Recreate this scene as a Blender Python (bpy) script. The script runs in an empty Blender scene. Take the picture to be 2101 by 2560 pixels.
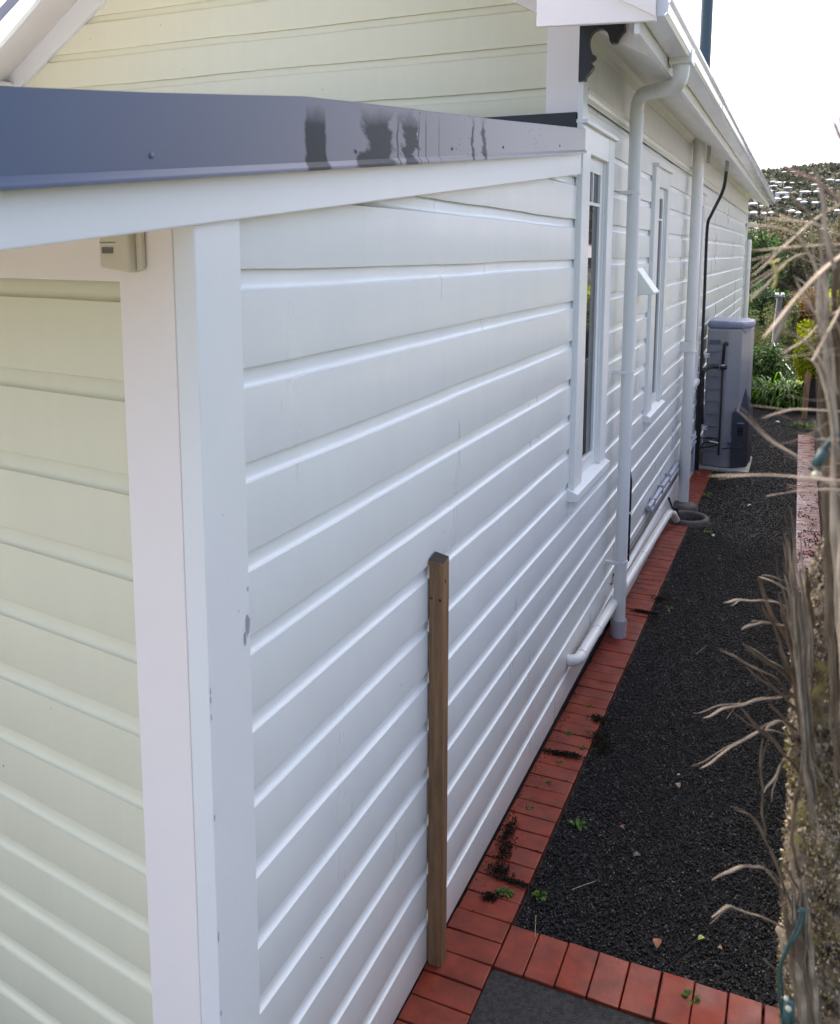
import bpy, bmesh, math, random
import numpy as np
from mathutils import Vector, Matrix, noise
R = math.radians
random.seed(7); rng = np.random.default_rng(7)
S = bpy.context.scene; COL = S.collection

# ------------------------------------------------------------------ camera
CC = np.array([1.15788, 0.0, 2.67046])
CR = np.array([0.9187916, 0.3947361, 0.0023136]); CU = np.array([-0.0574270, 0.1278645, 0.9901277]); CF = np.array([-0.3905433, 0.9098539, -0.1401494])
FPX, CX, CY = 2208.37, 1050.5, 943.5
cam = bpy.data.cameras.new('camera'); co = bpy.data.objects.new('camera', cam); COL.objects.link(co); S.camera = co
co.matrix_world = Matrix(((CR[0], CU[0], -CF[0], CC[0]), (CR[1], CU[1], -CF[1], CC[1]), (CR[2], CU[2], -CF[2], CC[2]), (0, 0, 0, 1)))
cam.sensor_fit = 'HORIZONTAL'; cam.sensor_width = 36; cam.lens = FPX / 2101 * 36; cam.shift_y = -(1280 - CY) / 2101
cam.clip_start = 0.02; cam.clip_end = 3000
cam.dof.use_dof = True; cam.dof.focus_distance = 5.0; cam.dof.aperture_fstop = 37.84 / 3.0

# ------------------------------------------------------------------ world, sun, exposure
SUN_EL, SUN_AZ = R(58), R(-40)           # azimuth from +Y, positive towards +X
w = bpy.data.worlds.new('World'); S.world = w; w.use_nodes = True
nt = w.node_tree; bg = nt.nodes['Background']; sky = nt.nodes.new('ShaderNodeTexSky'); sky.sky_type = 'NISHITA'; sky.sun_disc = False
sky.sun_elevation = SUN_EL; sky.sun_rotation = SUN_AZ; sky.air_density = .6; sky.dust_density = 7; sky.ozone_density = .4
nt.links.new(sky.outputs[0], bg.inputs[0]); bg.inputs[1].default_value = 0.15
sl = bpy.data.lights.new('sun', 'SUN'); so = bpy.data.objects.new('sun', sl); COL.objects.link(so)
sl.energy = 2.6; sl.angle = R(6); sl.color = (1.0, 0.93, 0.82)
sd = Vector((math.sin(SUN_AZ) * math.cos(SUN_EL), math.cos(SUN_AZ) * math.cos(SUN_EL), math.sin(SUN_EL)))
so.rotation_euler = sd.to_track_quat('Z', 'Y').to_euler()
S.view_settings.view_transform = 'Standard'; S.view_settings.look = 'None'; S.view_settings.gamma = 1; S.view_settings.use_curve_mapping = False
S.view_settings.exposure = 2.3
S.render.engine = 'CYCLES'; S.cycles.use_denoising = True; S.cycles.max_bounces = 7; S.cycles.sample_clamp_indirect = 8

# ------------------------------------------------------------------ helpers
def ray(x, y): return CF + CR * (x - CX) / FPX - CU * (y - CY) / FPX
def at(x, y, d): return Vector(CC + ray(x, y) * d)                    # point at depth d along the ray of a photo pixel
def atY(x, y, Y): r = ray(x, y); return Vector(CC + r * (Y - CC[1]) / r[1])
def atX(x, y, X): r = ray(x, y); return Vector(CC + r * (X - CC[0]) / r[0])
GS = 0.0172
def gz(Y): return -GS * (Y - 3)
def onG(x, y):
    r = ray(x, y); t = (-GS * (CC[1] - 3) - CC[2]) / (r[2] + GS * r[1]); return Vector(CC + r * t)

def nd(nt, t, **k):
    n = nt.nodes.new(t)
    for a, b in k.items():
        if a.startswith('i_'): n.inputs[a[2:].replace('_', ' ')].default_value = b
        else: setattr(n, a, b)
    return n
def mat(name, col, rough=.5, var=0, vscale=3, bump=0, bscale=40, coat=0, metal=0, col2=None, stretch=None, rvar=0, rscale=4, detail=5, spec=None, island=False, trans=0, lo=.35, hi=.65, emit=None):
    m = bpy.data.materials.new(name); m.use_nodes = True; t = m.node_tree; b = t.nodes['Principled BSDF']; L = t.links.new
    b.inputs['Base Color'].default_value = (*col, 1); b.inputs['Roughness'].default_value = rough; b.inputs['Metallic'].default_value = metal
    b.inputs['Coat Weight'].default_value = coat; b.inputs['Coat Roughness'].default_value = .12
    if spec is not None: b.inputs['Specular IOR Level'].default_value = spec
    tc = nd(t, 'ShaderNodeTexCoord'); mp = nd(t, 'ShaderNodeMapping'); L(tc.outputs['Object'], mp.inputs[0])
    if stretch: mp.inputs['Scale'].default_value = stretch
    c2 = col2 if col2 else tuple(max(0, c * (1 - var)) for c in col)
    if var or col2 or island:
        r = nd(t, 'ShaderNodeValToRGB'); e = r.color_ramp.elements; e[0].position = lo; e[1].position = hi
        e[0].color = (*c2, 1); e[1].color = (*col, 1)
        if island:
            g = nd(t, 'ShaderNodeNewGeometry'); e[0].position = 0; e[1].position = 1; L(g.outputs['Random Per Island'], r.inputs[0])
        else:
            n = nd(t, 'ShaderNodeTexNoise', i_Scale=vscale, i_Detail=detail, i_Roughness=.6); L(mp.outputs[0], n.inputs[0]); L(n.outputs[0], r.inputs[0])
        L(r.outputs[0], b.inputs['Base Color'])
    if rvar:
        n = nd(t, 'ShaderNodeTexNoise', i_Scale=rscale, i_Detail=4); L(mp.outputs[0], n.inputs[0])
        q = nd(t, 'ShaderNodeMapRange'); q.inputs['From Min'].default_value = .35; q.inputs['From Max'].default_value = .65
        q.inputs['To Min'].default_value = max(.03, rough - rvar); q.inputs['To Max'].default_value = min(1, rough + rvar); L(n.outputs[0], q.inputs[0]); L(q.outputs[0], b.inputs['Roughness'])
    if bump:
        n = nd(t, 'ShaderNodeTexNoise', i_Scale=bscale, i_Detail=6, i_Roughness=.55); L(mp.outputs[0], n.inputs[0])
        bp = nd(t, 'ShaderNodeBump', i_Strength=bump, i_Distance=.01); L(n.outputs[0], bp.inputs['Height']); L(bp.outputs[0], b.inputs['Normal'])
    if trans: b.inputs['Transmission Weight'].default_value = trans
    return m
def nodes(m): return m.node_tree, m.node_tree.nodes['Principled BSDF'], m.node_tree.links.new

class MB:
    def __init__(s): s.v = []; s.f = []; s.mi = []
    def add(s, vs, fs, mi=0):
        o = len(s.v); s.v += [tuple(v) for v in vs]; s.f += [tuple(i + o for i in f) for f in fs]; s.mi += [mi] * len(fs); return s
    def box(s, x0, x1, y0, y1, z0, z1, mi=0):
        return s.add([(x, y, z) for x in (x0, x1) for y in (y0, y1) for z in (z0, z1)], [(0, 1, 3, 2), (4, 6, 7, 5), (0, 4, 5, 1), (2, 3, 7, 6), (0, 2, 6, 4), (1, 5, 7, 3)], mi)
    def extr(s, poly, vec, mi=0):                                     # polygon swept along a vector
        n = len(poly); vec = Vector(vec); a = [Vector(q) for q in poly]; b = [q + vec for q in a]
        nrm = Vector((0, 0, 0))
        for i in range(n): nrm += (a[i] - a[0]).cross(a[(i + 1) % n] - a[0])
        if nrm.dot(vec) > 0: a, b = a[::-1], b[::-1]
        return s.add(a + b, [tuple(range(n)), tuple(range(2 * n - 1, n - 1, -1))] + [(i, n + i, n + (i + 1) % n, (i + 1) % n) for i in range(n)], mi)
    def tube(s, pts, r, seg=14, cap=True, flat=None, mi=0):
        pts = [Vector(q) for q in pts]; rs = r if isinstance(r, (list, tuple)) else [r] * len(pts)
        n = len(pts); rings = []; up = None; vs = []
        for i, q in enumerate(pts):
            t = (pts[min(i + 1, n - 1)] - pts[max(i - 1, 0)]).normalized()
            if up is None:
                up = Vector((0, 0, 1)) if abs(t.z) < .9 else Vector((0, 1, 0))
            a = t.cross(up).normalized(); b = a.cross(t).normalized(); up = b
            for k in range(seg):
                an = 2 * math.pi * k / seg; fl = flat if flat else 1
                vs.append(q + a * math.cos(an) * rs[i] + b * math.sin(an) * rs[i] * fl)
        fs = [(i * seg + k, i * seg + (k + 1) % seg, (i + 1) * seg + (k + 1) % seg, (i + 1) * seg + k) for i in range(n - 1) for k in range(seg)]
        if cap: fs += [tuple(range(seg - 1, -1, -1)), tuple(range((n - 1) * seg, n * seg))]
        return s.add(vs, fs, mi)
    def lathe(s, c, prof, seg=32, mi=0):
        vs = [(c[0] + r * math.cos(2 * math.pi * k / seg), c[1] + r * math.sin(2 * math.pi * k / seg), c[2] + z) for r, z in prof for k in range(seg)]
        fs = [(i * seg + k, i * seg + (k + 1) % seg, (i + 1) * seg + (k + 1) % seg, (i + 1) * seg + k) for i in range(len(prof) - 1) for k in range(seg)]
        return s.add(vs, fs, mi)
    def build(s, name, m, parent=None, smooth=False, bev=0, ang=None):
        me = bpy.data.meshes.new(name); me.from_pydata(s.v, [], s.f)
        for x in (m if isinstance(m, list) else [m]): me.materials.append(x)
        if any(s.mi): me.polygons.foreach_set('material_index', s.mi)
        o = bpy.data.objects.new(name, me); COL.objects.link(o); o.parent = parent
        if parent and parent.location.length: o.matrix_parent_inverse = Matrix.Translation(parent.location).inverted()
        bm = bmesh.new(); bm.from_mesh(me); bmesh.ops.recalc_face_normals(bm, faces=bm.faces); bm.to_mesh(me); bm.free()
        if smooth: me.shade_smooth()
        if ang: me.set_sharp_from_angle(angle=R(ang))
        if bev:
            b = o.modifiers.new('bevel', 'BEVEL'); b.width = bev; b.segments = 2; b.limit_method = 'ANGLE'; b.harden_normals = False
        return o
def npmesh(name, V, F, m, parent=None, smooth=False):
    me = bpy.data.meshes.new(name); k = F.shape[1]
    me.vertices.add(len(V)); me.vertices.foreach_set('co', np.ascontiguousarray(V, dtype=np.float32).ravel())
    me.loops.add(F.size); me.loops.foreach_set('vertex_index', np.ascontiguousarray(F, dtype=np.int32).ravel())
    me.polygons.add(len(F)); me.polygons.foreach_set('loop_start', np.arange(0, F.size, k, dtype=np.int32))
    me.update(calc_edges=True); me.validate()
    for x in (m if isinstance(m, list) else [m]): me.materials.append(x)
    if smooth: me.shade_smooth()
    o = bpy.data.objects.new(name, me); COL.objects.link(o); o.parent = parent
    if parent and parent.location.length: o.matrix_parent_inverse = Matrix.Translation(parent.location).inverted()
    return o
def tag(o, label=None, cat=None, group=None, kind=None):
    if label: o['label'] = label
    if cat: o['category'] = cat
    if group: o['group'] = group
    if kind: o['kind'] = kind
    return o
def thing(name, label, cat, loc=(0, 0, 0), group=None):
    o = bpy.data.objects.new(name, None); COL.objects.link(o); o.location = loc; o.empty_display_size = .1
    return tag(o, label, cat, group)
def smooth_path(pts, n=8):
    P = [Vector(q) for q in pts]; P = [P[0] * 2 - P[1]] + P + [P[-1] * 2 - P[-2]]; out = []
    for i in range(1, len(P) - 2):
        for k in range(n):
            t = k / n; a, b, c, d = P[i - 1:i + 3]
            out.append(.5 * ((2 * b) + (c - a) * t + (2 * a - 5 * b + 4 * c - d) * t * t + (3 * b - a - 3 * c + d) * t ** 3))
    return out + [P[-2]]

# leaf quads: centres (N,3), long axis dirs (N,3), length, width
def leaves(name, Cn, size, m, parent=None, aspect=.5, dirs=None, sizevar=.4, fold=.2):
    N = len(Cn); d = dirs if dirs is not None else rng.normal(size=(N, 3)); d = d / np.linalg.norm(d, axis=1, keepdims=True)
    u = rng.normal(size=(N, 3)); s = np.cross(d, u); s /= np.linalg.norm(s, axis=1, keepdims=True) + 1e-9; nn = np.cross(d, s)
    sz = size * (1 + sizevar * rng.uniform(-1, 1, (N, 1)))
    a = Cn - d * sz * .5; b = Cn + s * sz * aspect * .5 + nn * sz * fold * .3; c = Cn + d * sz * .5; e = Cn - s * sz * aspect * .5 + nn * sz * fold * .3
    V = np.stack([a, b, c, e], 1).reshape(-1, 3); F = np.arange(4 * N).reshape(-1, 4)
    return npmesh(name, V, F, m, parent)
def clump_points(blobs, n, shell=.55):                              # blobs: list of (centre, radii)
    wts = np.array([b[1][0] * b[1][1] * b[1][2] for b in blobs]) ** .66; wts /= wts.sum(); out = []
    for (c, r), k in zip(blobs, (wts * n).astype(int)):
        d = rng.normal(size=(k, 3)); d /= np.linalg.norm(d, axis=1, keepdims=True)
        q = np.clip(1 - np.abs(rng.normal(0, 1 - shell, (k, 1))), .1, 1.15)
        out.append(np.array(c) + d * q * np.array(r))
    return np.concatenate(out)
def sub_blobs(c, r, n, f=.42):                                     # lumpy crown: small blobs scattered through a big ellipsoid
    out = []
    for _ in range(n):
        d = rng.normal(size=3); d /= np.linalg.norm(d); q = rng.uniform(.35, .92)
        s = f * rng.uniform(.6, 1.2); out.append((tuple(np.array(c) + d * q * np.array(r)), tuple(np.array(r) * s)))
    return out

# ------------------------------------------------------------------ materials
TRIM = mat('white_trim_paint', (.79, .80, .765), .32, var=.05, vscale=4, bump=.05, bscale=60, coat=.1, lo=.1, hi=.9)
FTRIM = mat('front_trim_warm_lit', (.86, .80, .745), .4, var=.04, vscale=4, bump=.04, bscale=60, lo=.1, hi=.9)  # white trim with the warm front light put into its colour
def board_mat(name, col, rough, coat, st=.9):
    m = mat(name, col, rough, bump=.12, bscale=9, coat=coat); t, b, L = nodes(m)
    # fine dust and faint water marks in the paint
    tc = nd(t, 'ShaderNodeTexCoord'); mp = nd(t, 'ShaderNodeMapping'); mp.inputs['Scale'].default_value = (6, 2.2, .55); L(tc.outputs['Object'], mp.inputs[0])
    n = nd(t, 'ShaderNodeTexNoise', i_Scale=2.4, i_Detail=8, i_Roughness=.65); L(mp.outputs[0], n.inputs[0])
    r = nd(t, 'ShaderNodeValToRGB'); r.color_ramp.elements[0].position = .25; r.color_ramp.elements[1].position = .7
    r.color_ramp.elements[0].color = (*[c * st for c in col], 1); r.color_ramp.elements[1].color = (*col, 1); L(n.outputs[0], r.inputs[0])
    v = nd(t, 'ShaderNodeTexVoronoi', i_Scale=7.0); v.feature = 'F1'; L(tc.outputs['Object'], v.inputs[0])
    q = nd(t, 'ShaderNodeMath', operation='LESS_THAN'); q.inputs[1].default_value = .022; L(v.outputs['Distance'], q.inputs[0])
    mx = nd(t, 'ShaderNodeMix', data_type='RGBA'); mx.inputs['B'].default_value = (.17, .16, .14, 1); L(q.outputs[0], mx.inputs['Factor']); L(r.outputs[0], mx.inputs['A']); L(mx.outputs['Result'], b.inputs['Base Color'])
    n2 = nd(t, 'ShaderNodeTexNoise', i_Scale=1.6, i_Detail=5); L(mp.outputs[0], n2.inputs[0])
    q2 = nd(t, 'ShaderNodeMapRange'); q2.inputs['From Min'].default_value = .3; q2.inputs['From Max'].default_value = .7; q2.inputs['To Min'].default_value = rough - .07; q2.inputs['To Max'].default_value = rough + .09
    L(n2.outputs[0], q2.inputs[0]); L(q2.outputs[0], b.inputs['Roughness'])
    # two bumps: broad waviness of old timber and fine brush marks
    bp = [x for x in t.nodes if x.type == 'BUMP'][0]; bp.inputs['Strength'].default_value = .13
    mp2 = nd(t, 'ShaderNodeMapping'); mp2.inputs['Scale'].default_value = (3, .8, 14); L(tc.outputs['Object'], mp2.inputs[0])
    n3 = nd(t, 'ShaderNodeTexNoise', i_Scale=9, i_Detail=4); L(mp2.outputs[0], n3.inputs[0])
    b2 = nd(t, 'ShaderNodeBump', i_Strength=.08, i_Distance=.004); L(n3.outputs[0], b2.inputs['Height']); L(bp.outputs[0], b2.inputs['Normal']); L(b2.outputs[0], b.inputs['Normal'])
    bp.inputs['Distance'].default_value = .004
    return m
BWHITE = board_mat('white_board_paint', (.78, .80, .76), .32, .05, .94)
BSAGE = board_mat('sage_board_paint', (.73, .71, .52), .42, .05, .96)
PVC = mat('white_pvc', (.74, .74, .70), .3, var=.06, vscale=3, stretch=(1, 1, .3))
GUT = mat('gutter_paint', (.78, .79, .82), .22, var=.05, vscale=8, coat=.4)
FRZ = mat('frieze_paint', (.82, .83, .82), .3, var=.10, vscale=3, stretch=(2, 5, .6), bump=.05, bscale=14, coat=.15, detail=8, lo=.2, hi=.75)
SOFF = mat('soffit_paint', (.84, .83, .79), .45, var=.14, vscale=3, stretch=(3, .6, 3), detail=8)
BLACK = mat('black_paint', (.012, .012, .014), .35, bump=.1, bscale=50)
DARK = mat('dark_void', (.02, .02, .022), .9)
CHIP = mat('grey_primer', (.33, .33, .36), .6)
ROOF = mat('roof_metal', (.17, .17, .20), .45)

# wet barge capping: dew film, clear streaks where water has run
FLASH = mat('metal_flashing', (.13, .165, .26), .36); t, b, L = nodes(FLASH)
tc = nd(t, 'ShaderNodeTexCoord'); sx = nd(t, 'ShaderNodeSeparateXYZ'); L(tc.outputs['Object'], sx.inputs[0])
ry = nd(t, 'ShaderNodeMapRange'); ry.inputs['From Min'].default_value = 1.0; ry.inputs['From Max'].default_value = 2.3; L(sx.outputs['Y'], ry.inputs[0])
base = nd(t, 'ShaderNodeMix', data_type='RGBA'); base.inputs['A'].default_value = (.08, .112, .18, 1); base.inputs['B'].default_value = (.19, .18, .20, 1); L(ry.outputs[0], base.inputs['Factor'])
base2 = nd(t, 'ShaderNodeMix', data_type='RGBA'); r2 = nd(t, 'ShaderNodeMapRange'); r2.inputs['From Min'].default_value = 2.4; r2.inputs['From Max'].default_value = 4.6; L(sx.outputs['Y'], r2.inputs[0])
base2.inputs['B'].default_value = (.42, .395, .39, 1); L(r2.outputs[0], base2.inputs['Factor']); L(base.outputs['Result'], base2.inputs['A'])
def band(lo, hi, amp, sc, soft=.012):                             # streak band between two Y positions with wavy edges
    mp = nd(t, 'ShaderNodeMapping'); mp.inputs['Scale'].default_value = (1, .6, 1.6); L(tc.outputs['Object'], mp.inputs[0])
    n = nd(t, 'ShaderNodeTexNoise', i_Scale=sc, i_Detail=3); L(mp.outputs[0], n.inputs[0])
    m1 = nd(t, 'ShaderNodeMath', operation='MULTIPLY_ADD'); m1.inputs[1].default_value = amp; L(n.outputs[0], m1.inputs[0]); L(sx.outputs['Y'], m1.inputs[2])
    a = nd(t, 'ShaderNodeMapRange'); a.inputs['From Min'].default_value = lo + amp / 2 - soft; a.inputs['From Max'].default_value = lo + amp / 2 + soft; L(m1.outputs[0], a.inputs[0])
    c = nd(t, 'ShaderNodeMapRange'); c.inputs['From Min'].default_value = hi + amp / 2 - soft; c.inputs['From Max'].default_value = hi + amp / 2 + soft; c.inputs['To Min'].default_value = 1; c.inputs['To Max'].default_value = 0; L(m1.outputs[0], c.inputs[0])
    q = nd(t, 'ShaderNodeMath', operation='MULTIPLY'); L(a.outputs[0], q.inputs[0]); L(c.outputs[0], q.inputs[1]); return q.outputs[0]
def wmax(a, b):
    q = nd(t, 'ShaderNodeMath', operation='MAXIMUM'); L(a, q.inputs[0]); L(b, q.inputs[1]); return q.outputs[0]
wet = wmax(wmax(band(1.87, 1.97, .05, 9, .005), band(2.17, 2.37, .25, 13, .014)), wmax(band(2.43, 2.53, .25, 17, .012), band(2.60, 2.607, .01, 5, .003)))
wet = wmax(wet, wmax(band(2.545, 2.553, .03, 9, .003), wmax(band(2.39, 2.40, .04, 9, .004), band(3.02, 3.045, .08, 20, .006)))); wet = wmax(wet, band(2.71, 2.715, .01, 5, .003)) ; wet = wmax(wet, band(3.13, 3.17, .12, 16, .01))
# the film survives near the top edge: height above the sloping bottom line
hh = nd(t, 'ShaderNodeMath', operation='MULTIPLY_ADD'); hh.inputs[1].default_value = -.1146; L(sx.outputs['Y'], hh.inputs[0]); L(sx.outputs['Z'], hh.inputs[2])
nn_ = nd(t, 'ShaderNodeTexNoise', i_Scale=16, i_Detail=9, i_Roughness=.75); L(tc.outputs['Object'], nn_.inputs[0])
hn = nd(t, 'ShaderNodeMath', operation='MULTIPLY_ADD'); hn.inputs[1].default_value = .05; L(nn_.outputs[0], hn.inputs[0]); L(hh.outputs[0], hn.inputs[2])
top = nd(t, 'ShaderNodeMapRange'); top.inputs['From Min'].default_value = 2.780; top.inputs['From Max'].default_value = 2.83; top.inputs['To Min'].default_value = 1; top.inputs['To Max'].default_value = 0; L(hn.outputs[0], top.inputs[0])
wm = nd(t, 'ShaderNodeMath', operation='MULTIPLY'); L(wet, wm.inputs[0]); L(top.outputs[0], wm.inputs[1])
mx = nd(t, 'ShaderNodeMix', data_type='RGBA'); mx.inputs['B'].default_value = (.032, .038, .043, 1); L(wm.outputs[0], mx.inputs['Factor']); L(base2.outputs['Result'], mx.inputs['A'])
vo = nd(t, 'ShaderNodeTexVoronoi', i_Scale=38); L(tc.outputs['Object'], vo.inputs[0])
dr = nd(t, 'ShaderNodeMath', operation='LESS_THAN'); dr.inputs[1].default_value = .16; L(vo.outputs['Distance'], dr.inputs[0])
vn = nd(t, 'ShaderNodeTexNoise', i_Scale=3.2, i_Detail=2); L(tc.outputs['Object'], vn.inputs[0]); vg = nd(t, 'ShaderNodeMath', operation='GREATER_THAN'); vg.inputs[1].default_value = .54; L(vn.outputs[0], vg.inputs[0])
yg = nd(t, 'ShaderNodeMath', operation='GREATER_THAN'); yg.inputs[1].default_value = 1.95; L(sx.outputs['Y'], yg.inputs[0])
d1 = nd(t, 'ShaderNodeMath', operation='MULTIPLY'); L(dr.outputs[0], d1.inputs[0]); L(vg.outputs[0], d1.inputs[1]); d2 = nd(t, 'ShaderNodeMath', operation='MULTIPLY'); L(d1.outputs[0], d2.inputs[0]); L(yg.outputs[0], d2.inputs[1])
mx2 = nd(t, 'ShaderNodeMix', data_type='RGBA'); mx2.inputs['B'].default_value = (.06, .06, .065, 1); L(d2.outputs[0], mx2.inputs['Factor']); L(mx.outputs['Result'], mx2.inputs['A']); L(mx2.outputs['Result'], b.inputs['Base Color'])
rr = nd(t, 'ShaderNodeMapRange'); rr.inputs['To Min'].default_value = .42; rr.inputs['To Max'].default_value = .38; sp_ = nd(t, 'ShaderNodeMapRange'); sp_.inputs['To Min'].default_value = .5; sp_.inputs['To Max'].default_value = .12; L(wm.outputs[0], sp_.inputs[0]); L(sp_.outputs[0], b.inputs['Specular IOR Level']); L(wm.outputs[0], rr.inputs[0]); L(rr.outputs[0], b.inputs['Roughness'])

BRICK = mat('clay_brick', (.20, .032, .014), .5, spec=.3, col2=(.105, .018, .009), vscale=9, bump=.12, bscale=120, rvar=.22, rscale=5, detail=8, lo=.3, hi=.62)
BRICKR = mat('wet_clay_brick', (.20, .07, .055), .36, col2=(.12, .04, .03), vscale=9, bump=.2, bscale=120, rvar=.2, rscale=5, detail=8)
SOIL = mat('dark_soil', (.022, .018, .015), .95, bump=.5, bscale=60)
GRAVB = mat('gravel_base', (.004, .004, .004), .8, bump=.9, bscale=160, detail=8)
STONE = mat('gravel_stones', (.12, .118, .112), .45, spec=.3, col2=(.0015, .0015, .0015), island=True)
rr_ = [x for x in STONE.node_tree.nodes if x.type == 'VALTORGB'][0].color_ramp.elements.new(.72); rr_.color = (.006, .006, .006, 1); r9 = [x for x in STONE.node_tree.nodes if x.type == 'VALTORGB'][0].color_ramp.elements.new(.93); r9.color = (.03, .03, .03, 1)
ASPH = mat('asphalt', (.035, .035, .035), .75, col2=(.004, .004, .004), vscale=60, bump=.9, bscale=180, detail=8)
GRASS = mat('ground_cover', (.035, .04, .02), .9, col2=(.015, .02, .01), vscale=.3)

# ------------------------------------------------------------------ terrain
def tz(x, y):
    if y < 20.5: z = gz(y)
    elif y < 60: t_ = (y - 20.5) / 39.5; z = -.3 - 12 * t_ * t_ * (3 - 2 * t_)
    elif y < 120: z = -12.3
    else:
        t_ = min(1, (y - 120) / 300); crest = 34 + 6 * math.sin(x * .012 + .6) + x * .05
        z = -12.3 + (crest + 12.3) * (t_ ** .85) - max(0, y - 420) * .1
    if y > 130: z += 2.2 * noise.noise(Vector((x * .02, y * .02, 0)))
    if x < -8 and y < 20.5: z -= min(2, (-8 - x) * .05)
    return z
xs = list(np.unique(np.concatenate([np.linspace(-1500, -200, 14), np.linspace(-200, 300, 60), np.linspace(300, 1500, 13), np.linspace(-8, 8, 9)])))
ys = list(np.unique(np.concatenate([np.linspace(-600, -20, 8), np.linspace(-20, 20.5, 18), np.linspace(20.5, 130, 40), np.linspace(130, 480, 60), np.linspace(480, 1500, 10)])))
V = np.array([(x, y, tz(x, y) - .06) for y in ys for x in xs]); nx = len(xs)
F = np.array([(j * nx + i, j * nx + i + 1, (j + 1) * nx + i + 1, (j + 1) * nx + i) for j in range(len(ys) - 1) for i in range(nx - 1)])
tag(npmesh('ground', V, F, GRASS, smooth=True), kind='structure')
def sheet(name, x0, x1, y0, y1, m, dz, thick=.05):
    mb = MB(); n = max(2, int((y1 - y0) / .5)); yy = np.linspace(y0, y1, n + 1)
    for i in range(n):
        a, c = yy[i], yy[i + 1]; mb.add([(x0, a, gz(a) + dz), (x1, a, gz(a) + dz), (x1, c, gz(c) + dz), (x0, c, gz(c) + dz)], [(0, 1, 2, 3)])
    return tag(mb.build(name, m), kind='structure')
sheet('soil_bed', -9, 1.75, -1, 20.5, SOIL, -.045)
sheet('gravel_path', .235, 1.25, 3.09, 18.6, GRAVB, -.020)
sheet('gravel_path', -.6, .30, 12.4, 18.6, GRAVB, -.028)
sheet('bounce_ground', -9, 3.2, -16, .9, mat('bounce_ground_paving', (.11, .107, .10), .8, var=.1), -.006)  # unseen paving added to bounce sunlight onto the front wall
sheet('asphalt_path', .235, 2.2, .9, 2.86, ASPH, -.012)

def brick_row(name, m, items):                                    # items: x0,x1,y0,y1
    mb = MB()
    for x0, x1, y0, y1 in items:
        g = .0028; dz = random.uniform(-.0022, .0022); tl = random.uniform(-.002, .002); z0 = -.05
        c = [(x0 + g, y0 + g), (x1 - g, y0 + g), (x1 - g, y1 - g), (x0 + g, y1 - g)]; j = random.uniform(-.0012, .0012)
        c = [(a + j, e + j * .5) for a, e in c]
        lo_ = [(a, e, gz(e) + z0) for a, e in c]; hi_ = [(a, e, gz(e) + dz + tl * (1 if i in (1, 2) else -1)) for i, (a, e) in enumerate(c)]
        mb.add(lo_ + hi_, [(3, 2, 1, 0), (4, 5, 6, 7)] + [(i, (i + 1) % 4, 4 + (i + 1) % 4, 4 + i) for i in range(4)])
    return tag(mb.build(name, m, bev=.0035), kind='structure')
P = .1185
it = []
for k in range(-30, 78):
    y0 = 3.095 - P * 2 + k * P + 0.0
    if y0 > 12.0: break
    it.append((0.0 if y0 > 2 else 0.0, .235, y0, y0 + P))
it = [q for q in it if not (9.12 < q[2] < 9.62)] + [(0, .05, 9.12, 9.62)]
brick_row('brick_edging', BRICK, it)
brick_row('brick_edging', BRICK, [(.235 + k * P, .235 + (k + 1) * P, 2.86, 3.095) for k in range(14)])
brick_row('brick_edging', BRICKR, [(1.25, 1.485, 3.095 + k * P, 3.095 + (k + 1) * P) for k in range(102)])

# gravel: real stones, thousands of them
bm = bmesh.new(); bmesh.ops.create_icosphere(bm, subdivisions=1, radius=1); iv = np.array([v.co[:] for v in bm.verts]); fi = np.array([[v.index for v in f.verts] for f in bm.faces]); bm.free()
def stones(name, X, Y, Z, sz, m, kind='stuff'):
    N = len(X); q = rng.normal(size=(N, 4)); q /= np.linalg.norm(q, axis=1, keepdims=True); a, b_, c, d = q.T
    Rm = np.stack([np.stack([1 - 2 * (c * c + d * d), 2 * (b_ * c - a * d), 2 * (b_ * d + a * c)], -1), np.stack([2 * (b_ * c + a * d), 1 - 2 * (b_ * b_ + d * d), 2 * (c * d - a * b_)], -1), np.stack([2 * (b_ * d - a * c), 2 * (c * d + a * b_), 1 - 2 * (b_ * b_ + c * c)], -1)], 1)
    sc = np.stack([sz, sz * rng.uniform(.55, .9, N), sz * rng.uniform(.35, .65, N)], -1)
    loc = iv[None] * sc[:, None] * rng.uniform(.82, 1.12, (N, 12, 1)); Vv = np.einsum('nij,nkj->nki', Rm, loc) + np.stack([X, Y, Z], -1)[:, None]
    Ff = (fi[None] + (np.arange(N) * 12)[:, None, None]).reshape(-1, 3)
    return tag(npmesh(name, Vv.reshape(-1, 3), Ff, m), kind=kind)
def gfill(n, y0, y1, s0, s1, x0=.245, x1=1.245):
    Y = rng.uniform(y0, y1, n); X = rng.uniform(x0, x1, n); return X, Y, -GS * (Y - 3) - .018 + rng.uniform(0, .010, n), rng.uniform(s0, s1, n)
parts_ = [gfill(30000, 3.1, 5.5, .004, .0085), gfill(26000, 5.5, 9, .0045, .0095), gfill(22000, 9, 18.4, .005, .012), gfill(5000, 12.5, 18.4, .006, .012, -.2, .25)]
X, Y, Z, sz = [np.concatenate([q[i] for q in parts_]) for i in range(4)]
tag(stones('gravel', X, Y, Z, sz, STONE))

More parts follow.
